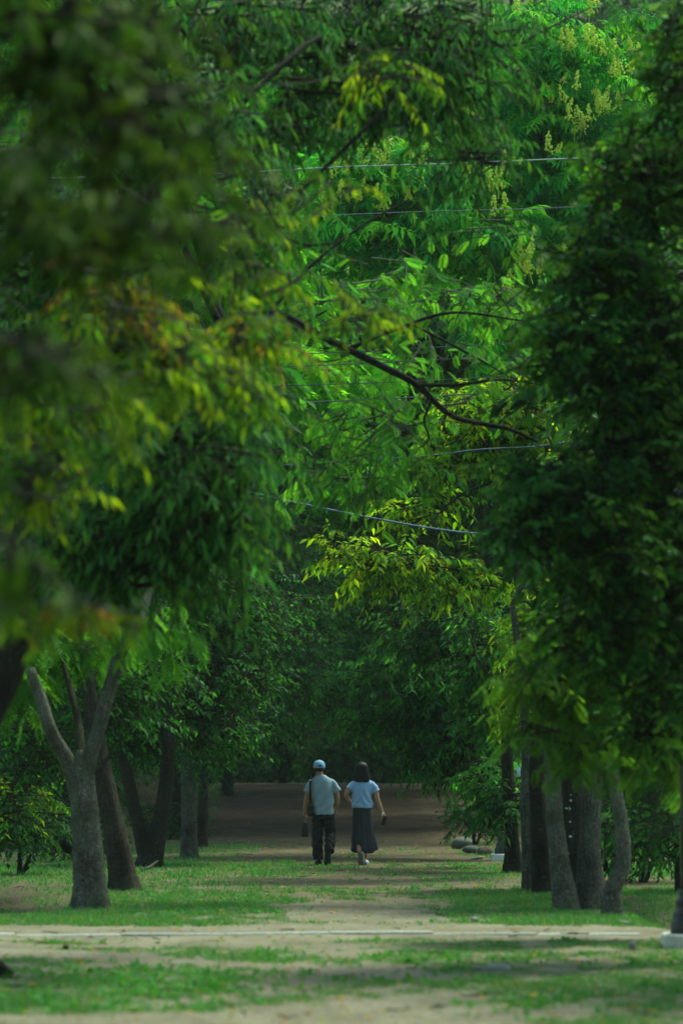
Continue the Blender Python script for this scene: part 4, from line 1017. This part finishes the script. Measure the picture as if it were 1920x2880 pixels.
def man():
    o = P(908, 2430, 57.4); o[2] = float(gz(o[0], o[1])) + .028
    t = thing('person', 'person in cap, grey T-shirt and black trousers walking away, carrying a shoulder bag', 'person', o)
    b = MB()
    head(b, (-.062, .02, 1.60), 1.0, .12)
    b.tube([(-.05, .0, 1.40), (-.052, .0, 1.48), (-.06, .01, 1.56)], [.075, .058, .056], 12)
    rings(b, [(.005, 0, .86, .145, .10), (0, 0, 1.0, .14, .10), (-.005, 0, 1.2, .165, .105), (-.02, 0, 1.36, .17, .095), (-.03, 0, 1.44, .10, .07)])
    b.tube([(-.17, .0, 1.355), (-.235, -.01, 1.25), (-.272, -.01, 1.10), (-.292, .02, .97), (-.306, .05, .865)], [.044, .048, .042, .039, .026], 12)
    hand(b, (-.306, .05, .87), (-.312, .075, .735), (1, .2, 0), .75, 1)
    b.tube([(.14, .0, 1.355), (.205, .0, 1.25), (.240, .0, 1.11), (.228, .06, .99), (.212, .11, .905)], [.044, .048, .042, .039, .026], 12)
    hand(b, (.212, .11, .91), (.203, .165, .775), (-1, .1, 0), .5, -1)
    b.tube([(-.085, 0, .92), (-.095, .03, .50), (-.078, .01, .10)], [.085, .055, .042], 12)
    b.tube([(.085, 0, .88), (.108, .03, .66), (.122, .04, .49), (.118, -.10, .36), (.102, -.225, .215)], [.075, .06, .045, .042, .036], 12)
    link('body', fuse(b, 'body', SKIN, .0085, 3), t)
    s = MB()
    rings(s, [(.012, .0, .815, .178, .125), (.012, 0, .84, .178, .126), (.008, 0, .98, .175, .13), (.004, 0, 1.12, .180, .13), (-.005, 0, 1.26, .192, .128), (-.018, 0, 1.36, .190, .112), (-.028, 0, 1.415, .155, .092), (-.036, 0, 1.458, .098, .074), (-.04, 0, 1.482, .072, .064)])
    s.tube([(-.12, 0, 1.375), (-.175, -.005, 1.345), (-.228, -.008, 1.27), (-.262, -.01, 1.185)], [.055, .066, .070, .073], 14)
    s.tube([(.09, 0, 1.375), (.145, 0, 1.345), (.20, 0, 1.27), (.238, 0, 1.195)], [.055, .066, .070, .073], 14)
    def fold(v):
        x, y, z = v.T
        body = smooth(.26, .14, np.abs(x))
        d = np.sin((z * 17 - x * 30) + 2 * np.sin(z * 7)) * .019 * smooth(.85, 1.0, z) * smooth(1.40, 1.2, z) * body
        d += np.sin(x * 60 + z * 8) * .004 * smooth(1.0, .82, z)
        return d + .003 * np.sin(z * 70 + x * 30) * (1 - body)
    link('t_shirt', fuse(s, 't_shirt', TEE_M, .009, 5, fold), t)
    p = MB()
    rings(p, [(.01, 0, .74, .165, .115), (.008, 0, .82, .165, .118), (.008, 0, .93, .155, .108)])
    p.tube([(-.075, 0, .84), (-.088, .02, .66), (-.098, .04, .46), (-.09, .025, .25), (-.078, .012, .075)], [.102, .098, .088, .086, .083], 16)
    p.tube([(.09, 0, .84), (.108, .03, .66), (.125, .05, .49), (.118, -.10, .36), (.102, -.225, .205)], [.102, .098, .088, .084, .080], 16)
    def foldp(v):
        x, y, z = v.T
        return .011 * np.sin(z * 38 + 3 * np.sin(x * 25 + y * 20)) * smooth(.8, .3, z) + .003 * np.sin(z * 90 + y * 50)
    link('trousers', fuse(p, 'trousers', TROUSER, .010, 3, foldp), t)
    c = MB()
    prof = [(.098, -.02), (.100, .0), (.099, .03), (.090, .065), (.068, .095), (.035, .112), (.008, .116)]
    c.lathe(prof, (0, 0, 0), 24)
    cv = np.concatenate(c.v); cv[:, 1] *= 1.12
    mc = MB().add(cv + [-.064, .018, 1.612], c.f)
    cap = link('cap', mc.mesh('cap', CAP), t)
    br = MB()
    v = []
    for k, rr in ((0, 1.0), (1, 1.75)):
        for i in range(11):
            a = math.radians(20 + 140 * i / 10)
            v.append((-.064 + .094 * math.cos(a) * (1 if k == 0 else 1.02), .018 + .107 * math.sin(a) + (.075 * math.sin(math.pi * i / 10) if k else 0), 1.600 - .014 * k * math.sin(math.pi * i / 10)))
    v = np.array(v); v = np.vstack([v, v - [0, 0, .005]])
    f = [(i, i + 1, 12 + i, 11 + i) for i in range(10)] + [(22 + i + 1, 22 + i, 33 + i, 34 + i) for i in range(10)] + [(11 + i, 12 + i, 34 + i, 33 + i) for i in range(10)]
    link('visor', br.add(v, f).mesh('visor', CAP), cap)
    op = MB()   # opening above the strap at the back
    pts = [(math.cos(a) * .030, math.sin(a) * .036) for a in np.linspace(0, math.pi, 9)]
    yb = lambda x, z: .018 - .114 * math.sqrt(max(0, 1 - (x / .1) ** 2)) + (.022 if z > .03 else 0) * (z / .05)
    v = [(-.052 + x, yb(x, z) - .004, 1.618 + z) for x, z in pts] + [(-.052 + x, yb(x, z) + .012, 1.618 + z) for x, z in pts]
    f = [tuple(range(9)), tuple(range(17, 8, -1))] + [(i, 9 + i, 10 + i, i + 1) for i in range(8)]
    link('back_opening', op.add(v, f).mesh('back_opening', HAIR, False), cap)
    btn = MB().ball((-.064, .018, 1.730), (.010, .010, .006), 10, 6)
    link('button', btn.mesh('button', CAP), cap)
    h = MB()
    rings(h, [(-.062, .0, 1.535, .062, .070), (-.062, .0, 1.56, .074, .083), (-.063, .004, 1.60, .082, .096), (-.063, .008, 1.63, .080, .095)])
    link('hair', fuse(h, 'hair', HAIR, .01, 2), t)
    put_shoe(t, (-.078, .085, -.026), 0, .12, TROUSER, SOLE_B, 1.0)
    put_shoe(t, (.078, -.175, .055), -math.radians(66), .06, TROUSER, SOLE_B, 1.0)
    # bags are things of their own
    bag = thing('shoulder_bag', 'black shoulder bag hanging at the left hip of the person in the cap', 'bag', o)
    m = MB(); m.box((-.212, -.085, .895), (.052, .055, .105), .03)
    m.box((-.210, -.138, .92), (.038, .012, .055), .010)
    link('bag_body', fuse(m, 'bag_body', BLACK, .009, 3), bag)
    st = MB(); pts = [(-.205, -.085, .98), (-.208, -.142, 1.10), (-.212, -.150, 1.25), (-.205, -.128, 1.36), (-.185, -.055, 1.452), (-.175, .03, 1.45), (-.17, .125, 1.33)]
    st.tube(pts, [.019] * 7, 8, True, 0, 0, 5, [.005] * 7)
    link('strap', st.mesh('strap', BLACK), bag)
    cl = MB(); cl.box((-.207, -.155, 1.395), (.024, .006, .007), .002)
    link('buckle', cl.mesh('buckle', SHOE_W, False), bag)
    tote = thing('tall_pouch', 'tall dark pouch on a tan strap held by the person in the cap', 'pouch', o)
    k = MB(); k.add([(sx * w - .302, .075 + sy * d, z) for z, w, d in ((.445, .052, .035), (.46, .055, .038), (.60, .048, .034), (.675, .036, .024), (.685, .030, .012)) for sx, sy in ((-1, -1), (1, -1), (1, 1), (-1, 1))],
                    [(3, 2, 1, 0), (16, 17, 18, 19)] + [(r * 4 + i, r * 4 + (i + 1) % 4, r * 4 + 4 + (i + 1) % 4, r * 4 + 4 + i) for r in range(4) for i in range(4)])
    link('pouch_body', k.mesh('pouch_body', BLACK, False), tote)
    lp = MB(); lp.tube([(-.288, .075, .675), (-.288, .078, .74), (-.300, .08, .785), (-.313, .078, .77), (-.312, .075, .675)], [.006] * 5, 6, True, 0, 0, 4)
    link('strap', lp.mesh('strap', LEATHER), tote)
man()

def woman():
    o = P(1018, 2427, 57.8); o[2] = float(gz(o[0], o[1])) + .028
    t = thing('person', 'person with shoulder-length dark hair, pale blue top and long dark skirt walking away', 'person', o)
    b = MB()
    head(b, (0, .02, 1.545), .96, -.1)
    b.tube([(0, 0, 1.36), (0, 0, 1.44), (0, .01, 1.50)], [.062, .048, .047], 12)
    rings(b, [(0, 0, .88, .155, .105), (0, 0, 1.0, .125, .09), (0, 0, 1.2, .15, .10), (.008, 0, 1.33, .155, .085), (.008, 0, 1.40, .09, .06)])
    b.tube([(-.14, 0, 1.325), (-.215, -.03, 1.255), (-.268, -.04, 1.155), (-.235, .05, 1.07), (-.175, .125, 1.01)], [.040, .043, .039, .035, .023], 12)
    hand(b, (-.178, .12, 1.012), (-.085, .17, .965), (.2, -.6, .4), .45, 1)
    b.tube([(.155, 0, 1.325), (.228, -.01, 1.215), (.255, -.015, 1.09), (.30, .02, .965), (.350, .06, .835)], [.040, .043, .039, .035, .023], 12)
    hand(b, (.350, .06, .84), (.385, .075, .725), (-1, -.3, 0), .7, -1)
    b.tube([(.05, 0, .88), (.06, .10, .50), (.065, .12, .06)], [.085, .055, .036], 12)
    b.tube([(-.05, 0, .88), (-.05, .0, .50), (-.05, -.215, .185)], [.085, .055, .036], 12)
    link('body', fuse(b, 'body', SKIN2, .0085, 3), t)
    s = MB()
    rings(s, [(-.002, 0, .925, .165, .115), (-.002, 0, .945, .182, .128), (-.002, 0, 1.0, .178, .128), (-.002, 0, 1.12, .164, .12), (.002, 0, 1.24, .17, .115), (.006, 0, 1.33, .176, .10), (.008, 0, 1.385, .14, .08), (.008, 0, 1.43, .075, .062)])
    s.tube([(-.09, 0, 1.345), (-.145, -.01, 1.325), (-.185, -.02, 1.285), (-.22, -.03, 1.24)], [.05, .058, .062, .064], 14)
    s.tube([(.10, 0, 1.345), (.16, -.005, 1.32), (.21, -.01, 1.26), (.238, -.012, 1.20)], [.05, .058, .062, .063], 14)
    def fold(v):
        x, y, z = v.T
        body = smooth(.25, .14, np.abs(x))
        d = np.sin(x * 55 + 6 * np.sin(z * 6) * np.sign(x + .01)) * .012 * smooth(.94, 1.02, z) * smooth(1.36, 1.1, z) * body
        return d + np.sin(z * 75 + x * 18) * .004 * smooth(1.12, .97, z) + .003 * np.sin(z * 70 - x * 30) * (1 - body)
    link('t_shirt', fuse(s, 't_shirt', TEE_W, .009, 4, fold), t)
    # pleated skirt, flaring and swinging to the right at the hem
    seg, nr = 120, 36
    th = np.linspace(0, 2 * math.pi, seg, endpoint=False)
    def layer(z0, z1, rx0, rx1, ry0, ry1, sw, am, ph, left=0.0):
        V = []
        for k in range(nr):
            u = k / (nr - 1)
            fl = u + 1.0 * smooth(.55, 1.0, u)
            rx = rx0 + (rx1 - rx0) * fl / 2; ry = ry0 + (ry1 - ry0) * fl / 2
            pl = 1 + am * u * (.35 + 1.1 * vnoise(2.2 * th + 9 + ph, 2.5 * u + 0 * th)) * np.sin(15 * th + ph + 2.2 * np.sin(2 * th + ph) + 1.2 * np.sin(5 * th) + 1.8 * u) + am * .5 * u * np.sin(29 * th + 2 * ph + 3 * u)
            zz = z0 + (z1 - z0) * u + .03 * u * np.sin(2 * th + .6) + left * u * smooth(.2, -1, np.cos(th))
            V.append(np.stack([sw * u ** 2.2 + rx * np.cos(th) * pl, -.02 * u + ry * np.sin(th) * pl, zz], -1))
        v = np.concatenate(V)
        f = [(k * seg + i, k * seg + (i + 1) % seg, (k + 1) * seg + (i + 1) % seg, (k + 1) * seg + i) for k in range(nr - 1) for i in range(seg)]
        v2 = v - np.stack([np.cos(np.tile(th, nr)), np.sin(np.tile(th, nr)), 0 * np.tile(th, nr)], -1) * .003
        n = len(v)
        f2 = [tuple(i + n for i in q[::-1]) for q in f]
        rim = [((nr - 1) * seg + (i + 1) % seg, (nr - 1) * seg + i, n + (nr - 1) * seg + i, n + (nr - 1) * seg + (i + 1) % seg) for i in range(seg)]
        return MB().add(np.vstack([v, v2]), f + f2 + rim)
    sk = link('skirt', layer(.955, .225, .155, .215, .112, .185, .045, .085, .4, .09).mesh('skirt', SKIRT), t)
    link('underskirt', layer(.55, .195, .160, .198, .125, .17, .022, .07, 2.0).mesh('underskirt', SKIRT), sk)
    # hair
    h = MB()
    rings(h, [(.018, -.055, 1.368, .098, .034), (.010, -.05, 1.40, .114, .052), (.002, -.035, 1.45, .116, .076), (0, -.01, 1.52, .112, .104), (-.002, .008, 1.58, .104, .120), (-.002, .01, 1.64, .095, .112), (-.002, .01, 1.68, .062, .078), (-.002, .01, 1.70, .02, .025)])
    rl = np.random.RandomState(2)
    for i in range(16):
        a = math.radians(190 + 160 * i / 15)
        x0, y0 = .112 * math.cos(a), -.02 + .075 * math.sin(a)
        h.tube([(x0, y0, 1.46), (x0 * (1.02 + .1 * rl.randn()), y0 - .012, 1.40), (x0 * (.98 + .14 * rl.randn()), y0 - .012 + .01 * rl.randn(), 1.352 + .022 * rl.rand())], [.020, .016, .006], 7, True, 0, 0, 3)
    def foldh(v):
        x, y, z = v.T
        a = np.arctan2(y + .01, x)
        return .006 * np.sin(a * 22 + z * 14 + 2 * np.sin(z * 20)) * smooth(1.66, 1.55, z) + .004 * np.sin(a * 41 - z * 20)
    link('hair', fuse(h, 'hair', HAIR, .0075, 2, foldh), t)
    put_shoe(t, (.065, .20, -.026), 0, -.15, SHOE_W, SOLE_G, .92)
    put_shoe(t, (-.028, -.115, .045), -math.radians(55), -.5, SHOE_W, SOLE_G, .98, .35)
    ph = thing('phone', 'black phone held low in the right hand of the person in the long skirt', 'phone', o)
    m = MB(); m.box((0, 0, 0), (.034, .006, .080), .005)
    q = link('phone_body', m.mesh('phone_body', BLACK, False), ph, (.372, .045, .715)); q.rotation_euler = (.15, .22, .35)
    m = MB(); m.box((0, -.0075, .05), (.016, .0025, .020), .002)
    link('camera_block', m.mesh('camera_block', BLACK, False), q)
    m = MB(); m.tube([(.335, .03, .80), (.345, .02, .835), (.365, .025, .835)], [.010, .011, .009], 8)
    wr = tag(link('tissue', m.mesh('tissue', simple('white_paper', (.75, .77, .78), .9)), None, o), 'crumpled white tissue held together with the phone', 'tissue')
woman()

# ------------------------------------------------------------------ kerbs, lamps, cables, stones, litter
M_CONC = simple('weathered_concrete', (.34, .35, .33), .95, .2, 25, .3, 0, .1)
M_CONC_D = simple('old_concrete', (.16, .16, .155), .95, .25, 20, .3, 0, .1)
M_IRON = simple('black_cast_iron', (.018, .018, .022), .5, .2, 40, .1, 0, .4)
M_ROCK = simple('granite', (.085, .09, .075), .9, .35, 14, .8, 0, .15)
M_PALE = simple('pale_stone', (.20, .20, .18), .95, .25, 25, .4, 0, .1)
M_ROCK_B = simple('brown_stone', (.085, .072, .048), .9, .35, 14, .8, 0, .15)

def kerb(name, pts, w, h, unit, mat):
    root = link(name, None, None, pts[0], 'structure')
    pts = [np.array(p, float) for p in pts]
    total = np.linalg.norm(pts[-1] - pts[0]); n = int(total / unit)
    d = (pts[-1] - pts[0]) / total
    proto = MB(); proto.box((0, 0, 0), (unit / 2 - .006, w / 2, h / 2), .012)
    me = proto.mesh('kerb_stone', mat, False)
    rs = np.random.RandomState(4)
    for i in range(n):
        p = pts[0] + d * (i + .5) * unit
        top = float(gz(p[0], p[1]))
        o = link('kerb_stone', me, root, (p[0] - pts[0][0], p[1] - pts[0][1] + rs.randn() * .006, top - pts[0][2] + .016 - h / 2 + rs.randn() * .006))
        o.rotation_euler = (rs.randn() * .02, rs.randn() * .004, math.atan2(d[1], d[0]) + rs.randn() * .006)
a = np.array([-7.0, 32.15, 0]); b = np.array([2.85, 32.65, 0])
kerb('path_edging', [a, b], .10, .12, .985, M_CONC)
a = np.array([-14, 122.5, float(gz(0, 122.5))]); b = np.array([14, 122.5, float(gz(0, 122.5))])
kerb('road_kerb', [a, b], .22, .22, 1.0, M_CONC_D)

def lamp_post(px, d, label):
    b = G(px, d)
    t = thing('lamp_post', label, 'lamp post', b, 'black lamp posts on pale plinths')
    m = MB(); m.box((0, 0, .045), (.215, .215, .075), .015); link('plinth', m.mesh('plinth', simple('pale_plinth', (.48, .49, .46), .9, .15, 20, .2), False), t)
    m = MB(); m.lathe([(.150, .12), (.153, .13), (.148, .22), (.142, .23), (.128, .242), (.126, .28), (.130, .295), (.108, .315), (.102, .38), (.108, .39), (.108, .405), (.082, .425), (.076, .48), (.080, .49), (.055, .51)], seg=24)
    link('base', m.mesh('base', M_IRON), t)
    m = MB(); m.lathe([(.058, .52), (.056, 1.2), (.052, 2.2), (.045, 3.3), (.05, 3.32), (.05, 3.36), (.035, 3.38), (.03, 3.5)], seg=16)
    link('pole', m.mesh('pole', M_IRON), t)
    m = MB(); m.lathe([(.03, 3.48), (.10, 3.52), (.115, 3.55), (.10, 3.56)], seg=16); lan_ = link('lantern', m.mesh('lantern', M_IRON), t)
    m = MB(); m.lathe([(.09, 3.56), (.14, 3.66), (.15, 3.78), (.11, 3.92), (.03, 3.98)], seg=16); link('globe', m.mesh('globe', simple('milky_glass', (.6, .62, .6), .3, .03)), lan_)
    m = MB(); m.lathe([(.16, 3.94), (.12, 4.02), (.04, 4.08), (.01, 4.14)], seg=16); link('lantern_cap', m.mesh('lantern_cap', M_IRON), lan_)
lamp_post(1926, 30.3, 'black lamp post on a pale plinth cut by the right picture edge')
lamp_post(1412, 61.0, 'black lamp post on a pale plinth half hidden behind the far right trunk')

def cable(label, pts, d, r, col, rough=.5, d2=None):
    p = np.array([P(x, y, d + ((d2 or d) - d) * i / (len(pts) - 1)) for i, (x, y) in enumerate(pts)])
    p = np.vstack([p[0] + (p[0] - p[1]) / np.linalg.norm(p[0] - p[1]) * 5, p, p[-1] + (p[-1] - p[-2]) / np.linalg.norm(p[-1] - p[-2]) * 5])
    o = p[0].copy()
    v, f = tube(p - o, [r] * len(p), 8, True, 0, 0, 6)
    tag(link('cable', mesh_np('cable', v, f, simple('cable_sheath', col, rough, .05, 10, 0), None, True), None, o), label, 'cable', 'overhead cables across the path')
cable('pale grey cable across the flowering tree, topmost of all', [(140, 500), (560, 490), (958, 470), (1297, 459), (1525, 449), (1811, 438)], 60, .012, (.28, .31, .32))
cable('thin dark wire high up under the pale grey cable', [(700, 615), (1193, 595), (1498, 587), (1668, 579)], 62, .007, (.10, .13, .15))
cable('thin black wire, topmost of the four before the feathery leaves', [(600, 1008), (821, 997), (981, 990), (1200, 978)], 63, .009, (.03, .04, .05))
cable('thin black wire, second of the four before the feathery leaves', [(600, 1042), (783, 1032), (1032, 1022), (1250, 1010)], 63, .010, (.03, .04, .05))
cable('thin black wire, third of the four before the feathery leaves', [(600, 1094), (751, 1086), (1083, 1076), (1280, 1066)], 63, .010, (.03, .04, .05))
cable('thin black wire, lowest of the four, running on to the yellow-green leaves', [(560, 1145), (700, 1139), (1032, 1124), (1223, 1114), (1574, 1092)], 50.2, .009, (.03, .04, .05))
cable('thick dark blue cable across the yellow-green leaves', [(560, 1335), (808, 1308), (1185, 1284), (1344, 1265), (1497, 1257), (1619, 1241)], 49.5, .013, (.03, .05, .09))
cable('blue cable sloping down rightwards above the yellow-green bough', [(600, 1360), (745, 1394), (955, 1439), (1147, 1475), (1274, 1494), (1408, 1507)], 48.2, .012, (.06, .11, .22), .6)

def rock_mesh(seed, mat, sub=1):
    rs = np.random.RandomState(seed)
    mb = MB(); mb.ball((0, 0, 0), 1.0, 14, 9)
    v = mb.v[0]
    k = rs.randn(7, 3); ph = rs.rand(7) * 6
    n = sum(np.sin(v @ k[i] * 1.7 + ph[i]) for i in range(7)) * .075
    v = v * (1 + n)[:, None]
    v = np.sign(v) * np.abs(v) ** .85
    mb.v[0] = v
    return mb.mesh('stone', mat)
def rock(px, d, sx, sy, sz, label, mat=M_ROCK, seed=1, name='boulder', cat='boulder', rz=0, sink=.3):
    b = G(px, d)
    o = tag(link(name, rock_mesh(seed, mat), None, b + UP * sz * (1 - sink)), label, cat)
    o.scale = (sx, sy, sz); o.rotation_euler = (0, .15 * (seed % 3 - 1), rz)
rock(1296, 70, .20, .24, .13, 'large rounded grey boulder by the path, leftmost of three', M_ROCK, 1)
rock(1323, 66.5, .15, .18, .09, 'smaller grey boulder leaning on the large one', M_ROCK, 2)
rock(1362, 65.5, .13, .16, .10, 'brown boulder next to the far lamp plinth', M_ROCK_B, 3)
rock(1514, 44.6, .08, .07, .06, 'flat grey stone at the foot of the shaded trunk', M_ROCK, 4, 'stone', 'stone')
rock(127, 44.2, .08, .08, .07, 'grey stone in the earthy hollow left of the forked trunk', M_ROCK, 5, 'stone', 'stone')
rock(1772, 29.9, .035, .035, .04, 'small pale round stone in the grass left of the near lamp', M_PALE, 6, 'stone', 'stone')
rock(1400, 26.75, .085, .10, .035, 'flat pale stone bedded in the turf, larger of a pair', M_PALE, 7, 'stone', 'stone', 0, .45)
rock(1340, 26.85, .045, .07, .02, 'flat pale stone bedded in the turf, smaller of a pair', M_PALE, 8, 'stone', 'stone', 0, .45)
rock(192, 29.9, .03, .03, .03, 'small dark clod on the sandy strip at left', M_ROCK_B, 9, 'clod', 'clod')
rock(1332, 35.2, .04, .04, .03, 'small pale pebble on the grass beyond the edging', M_PALE, 10, 'stone', 'stone')
rock(1750, 34.8, .05, .05, .025, 'pale flat pebble near the crooked trunk', M_PALE, 11, 'stone', 'stone')
rock(1335, 61.8, .16, .14, .03, 'pale flat slab of stone lying in front of the boulders', M_PALE, 12, 'stone', 'stone', 0, .4)
rock(1880, 37, .10, .1, .08, 'dark stone in the hollow near the near lamp', M_ROCK, 13, 'stone', 'stone')

def stick(label, pts, rads, mat=M_BARK_GREY):
    o = pts[0].copy()
    v, f = tube(np.array(pts) - o, rads, 7, True, .1, 3, 4)
    tag(link('fallen_branch', mesh_np('fallen_branch', v, f, mat, None, True), None, o), label, 'branch')
g1, g2 = G(398, 53.2), G(447, 53.6)
stick('pale fallen branch on the grass below the double-stemmed trunk', [g1 + UP * .02, (g1 + g2) / 2 + UP * .06, g2 + UP * .16], [.03, .026, .014])
g1, g2 = G(600, 74), G(622, 75)
stick('thin pale fallen stick on the left bank behind the last trunks', [g1 + UP * .02, (g1 + g2) / 2 + UP * .05, g2 + UP * .10], [.016, .014, .008])
g1, g2 = G(1450, 45.3), G(1484, 44.8)
st = MB()
b = G(1480, 44.6)
st.box((0, 0, .09), (.012, .012, .19), .003)
tag(link('stake', st.mesh('stake', M_IRON, False), None, b), 'short dark stake in front of the slender pale trunk', 'stake')
# pale blue bottle hanging beside the slender trunk
bt = P(1457, 2172, 44.8)
m = MB(); m.lathe([(.008, .085), (.010, .07), (.022, .05), (.024, -.05), (.018, -.06)], seg=12)
bo = thing('hanging_bottle', 'small pale blue bottle hanging beside the slender right trunk', 'bottle', bt)
link('bottle_body', m.mesh('bottle_body', simple('pale_blue_plastic', (.35, .55, .62), .35, .05)), bo)
m = MB(); m.tube([(0, 0, .08), (.01, 0, .3), (.08, .02, .62)], [.002] * 3, 5); link('string', m.mesh('string', M_IRON), bo)
# white paint dots on the near-black trunk
M_DOT = simple('white_paint', (.38, .44, .40), .9, .3)
for i, (x, y) in enumerate([(1602, 2235), (1602, 2251), (1590, 2273), (1600, 2274), (1600, 2311), (1601, 2352), (1612, 2172), (1598, 2400)]):
    c = P(x, y, 41)
    # seat each dot on the bark surface facing the viewer
    m = MB(); m.ball((0, 0, 0), (.009 + .006 * (i % 3), .004, .010 + .005 * (i % 2)), 10, 6)
    link('paint_dot', m.mesh('paint_dot', M_DOT), dot.root, c - dot.base + [0, -.128, 0])

# fallen leaves and grit on the path
def litter():
    rs = np.random.RandomState(9)
    n = 2600
    y = np.concatenate([20.5 + 62 * rs.rand(n) ** 1.2, 82 + 40 * rs.rand(500)]); n = len(y)
    x = (rs.rand(n) * 2 - 1) * .115 * y
    p = np.stack([x, y, gz(x, y) + .008], -1)
    a = rs.rand(n) * 6.28
    X = np.stack([np.cos(a), np.sin(a), rs.randn(n) * .15], -1); X = nrm(X)
    Zr = UP + rs.randn(n, 3) * .3; Z = nrm(Zr - X * np.sum(Zr * X, -1, keepdims=True))
    pal = np.array([(.20, .12, .05), (.28, .20, .08), (.13, .075, .035), (.16, .18, .05), (.22, .17, .09), (.08, .14, .03)])
    C = pal[rs.randint(6, size=n)]
    L = .045 + .06 * rs.rand(n)
    v, f, c = scatter('low', p, X, Z, L, L * .45, C)
    tag(link('fallen_leaves', mesh_np('fallen_leaves', v, f, M_LEAF, c), None, None, 'stuff'), 'dry fallen leaves scattered over path and turf', 'leaves')
litter()
def grit():
    rs = np.random.RandomState(19)
    n = 5200
    y = 20.5 + 60 * rs.rand(n) ** 1.4; x = (rs.rand(n) * 2 - 1) * .112 * y
    k = rs.rand(n) > grassiness(x, y) * 1.6
    x, y = x[k], y[k]; n = len(x)
    r_ = .005 + .014 * rs.rand(n) ** 3
    oc = np.array([[1, 0, 0], [-1, 0, 0], [0, 1, 0], [0, -1, 0], [0, 0, .7], [0, 0, -.7]])
    v = np.stack([x, y, gz(x, y)], -1)[:, None] + oc[None] * r_[:, None, None] * (1 + .35 * rs.randn(n, 6, 1))
    f = (np.array([(0, 2, 4), (2, 1, 4), (1, 3, 4), (3, 0, 4)])[None] + (np.arange(n) * 6)[:, None, None]).reshape(-1, 3)
    tag(link('gravel', mesh_np('gravel', v.reshape(-1, 3), f, M_ROCK), None, None, 'stuff'), 'small loose pebbles strewn over the sandy path', 'gravel')
    V, F, q = [], [], 0
    for i in range(170):
        yy = 21 + 60 * rs.rand() ** 1.3; xx = (rs.rand() * 2 - 1) * .11 * yy; a = rs.rand() * 3.14; L = .08 + .25 * rs.rand() ** 2
        p = np.array([[xx + math.cos(a) * L * t, yy + math.sin(a) * L * t, 0] for t in (0, .5, 1)]); p[:, 2] = gz(p[:, 0], p[:, 1]) + .012 + .012 * rs.rand(3)
        p[1, :2] += rs.randn(2) * .02
        v, f = tube(p, [.006, .005, .003], 4, True, 0, 0, 1)
        V.append(v); F += [[j + q for j in g] for g in f]; q += len(v)
    tag(link('twig_litter', mesh_np('twig_litter', np.concatenate(V), F, M_BARK_BROWN), None, None, 'stuff'), 'thin dry twigs lying on path and grass', 'twigs')
grit()

# ------------------------------------------------------------------ thin haze added to lift the dark tones
def haze():
    m = bpy.data.materials.new('lifting_haze'); m.use_nodes = True
    nt = m.node_tree; nt.nodes.clear()
    out = nt.nodes.new('ShaderNodeOutputMaterial'); pv = nt.nodes.new('ShaderNodeVolumePrincipled')
    pv.inputs['Color'].default_value = (.80, .92, .84, 1); pv.inputs['Density'].default_value = 0.00018
    nt.links.new(pv.outputs[0], out.inputs['Volume'])
    mb = MB(); mb.box((0, 135, 31.5), (132, 168, 34))
    tag(link('haze', mb.mesh('haze', m, False), None, None, 'stuff'), 'thin haze added through the whole park to lift the dark tones', 'haze')
haze()
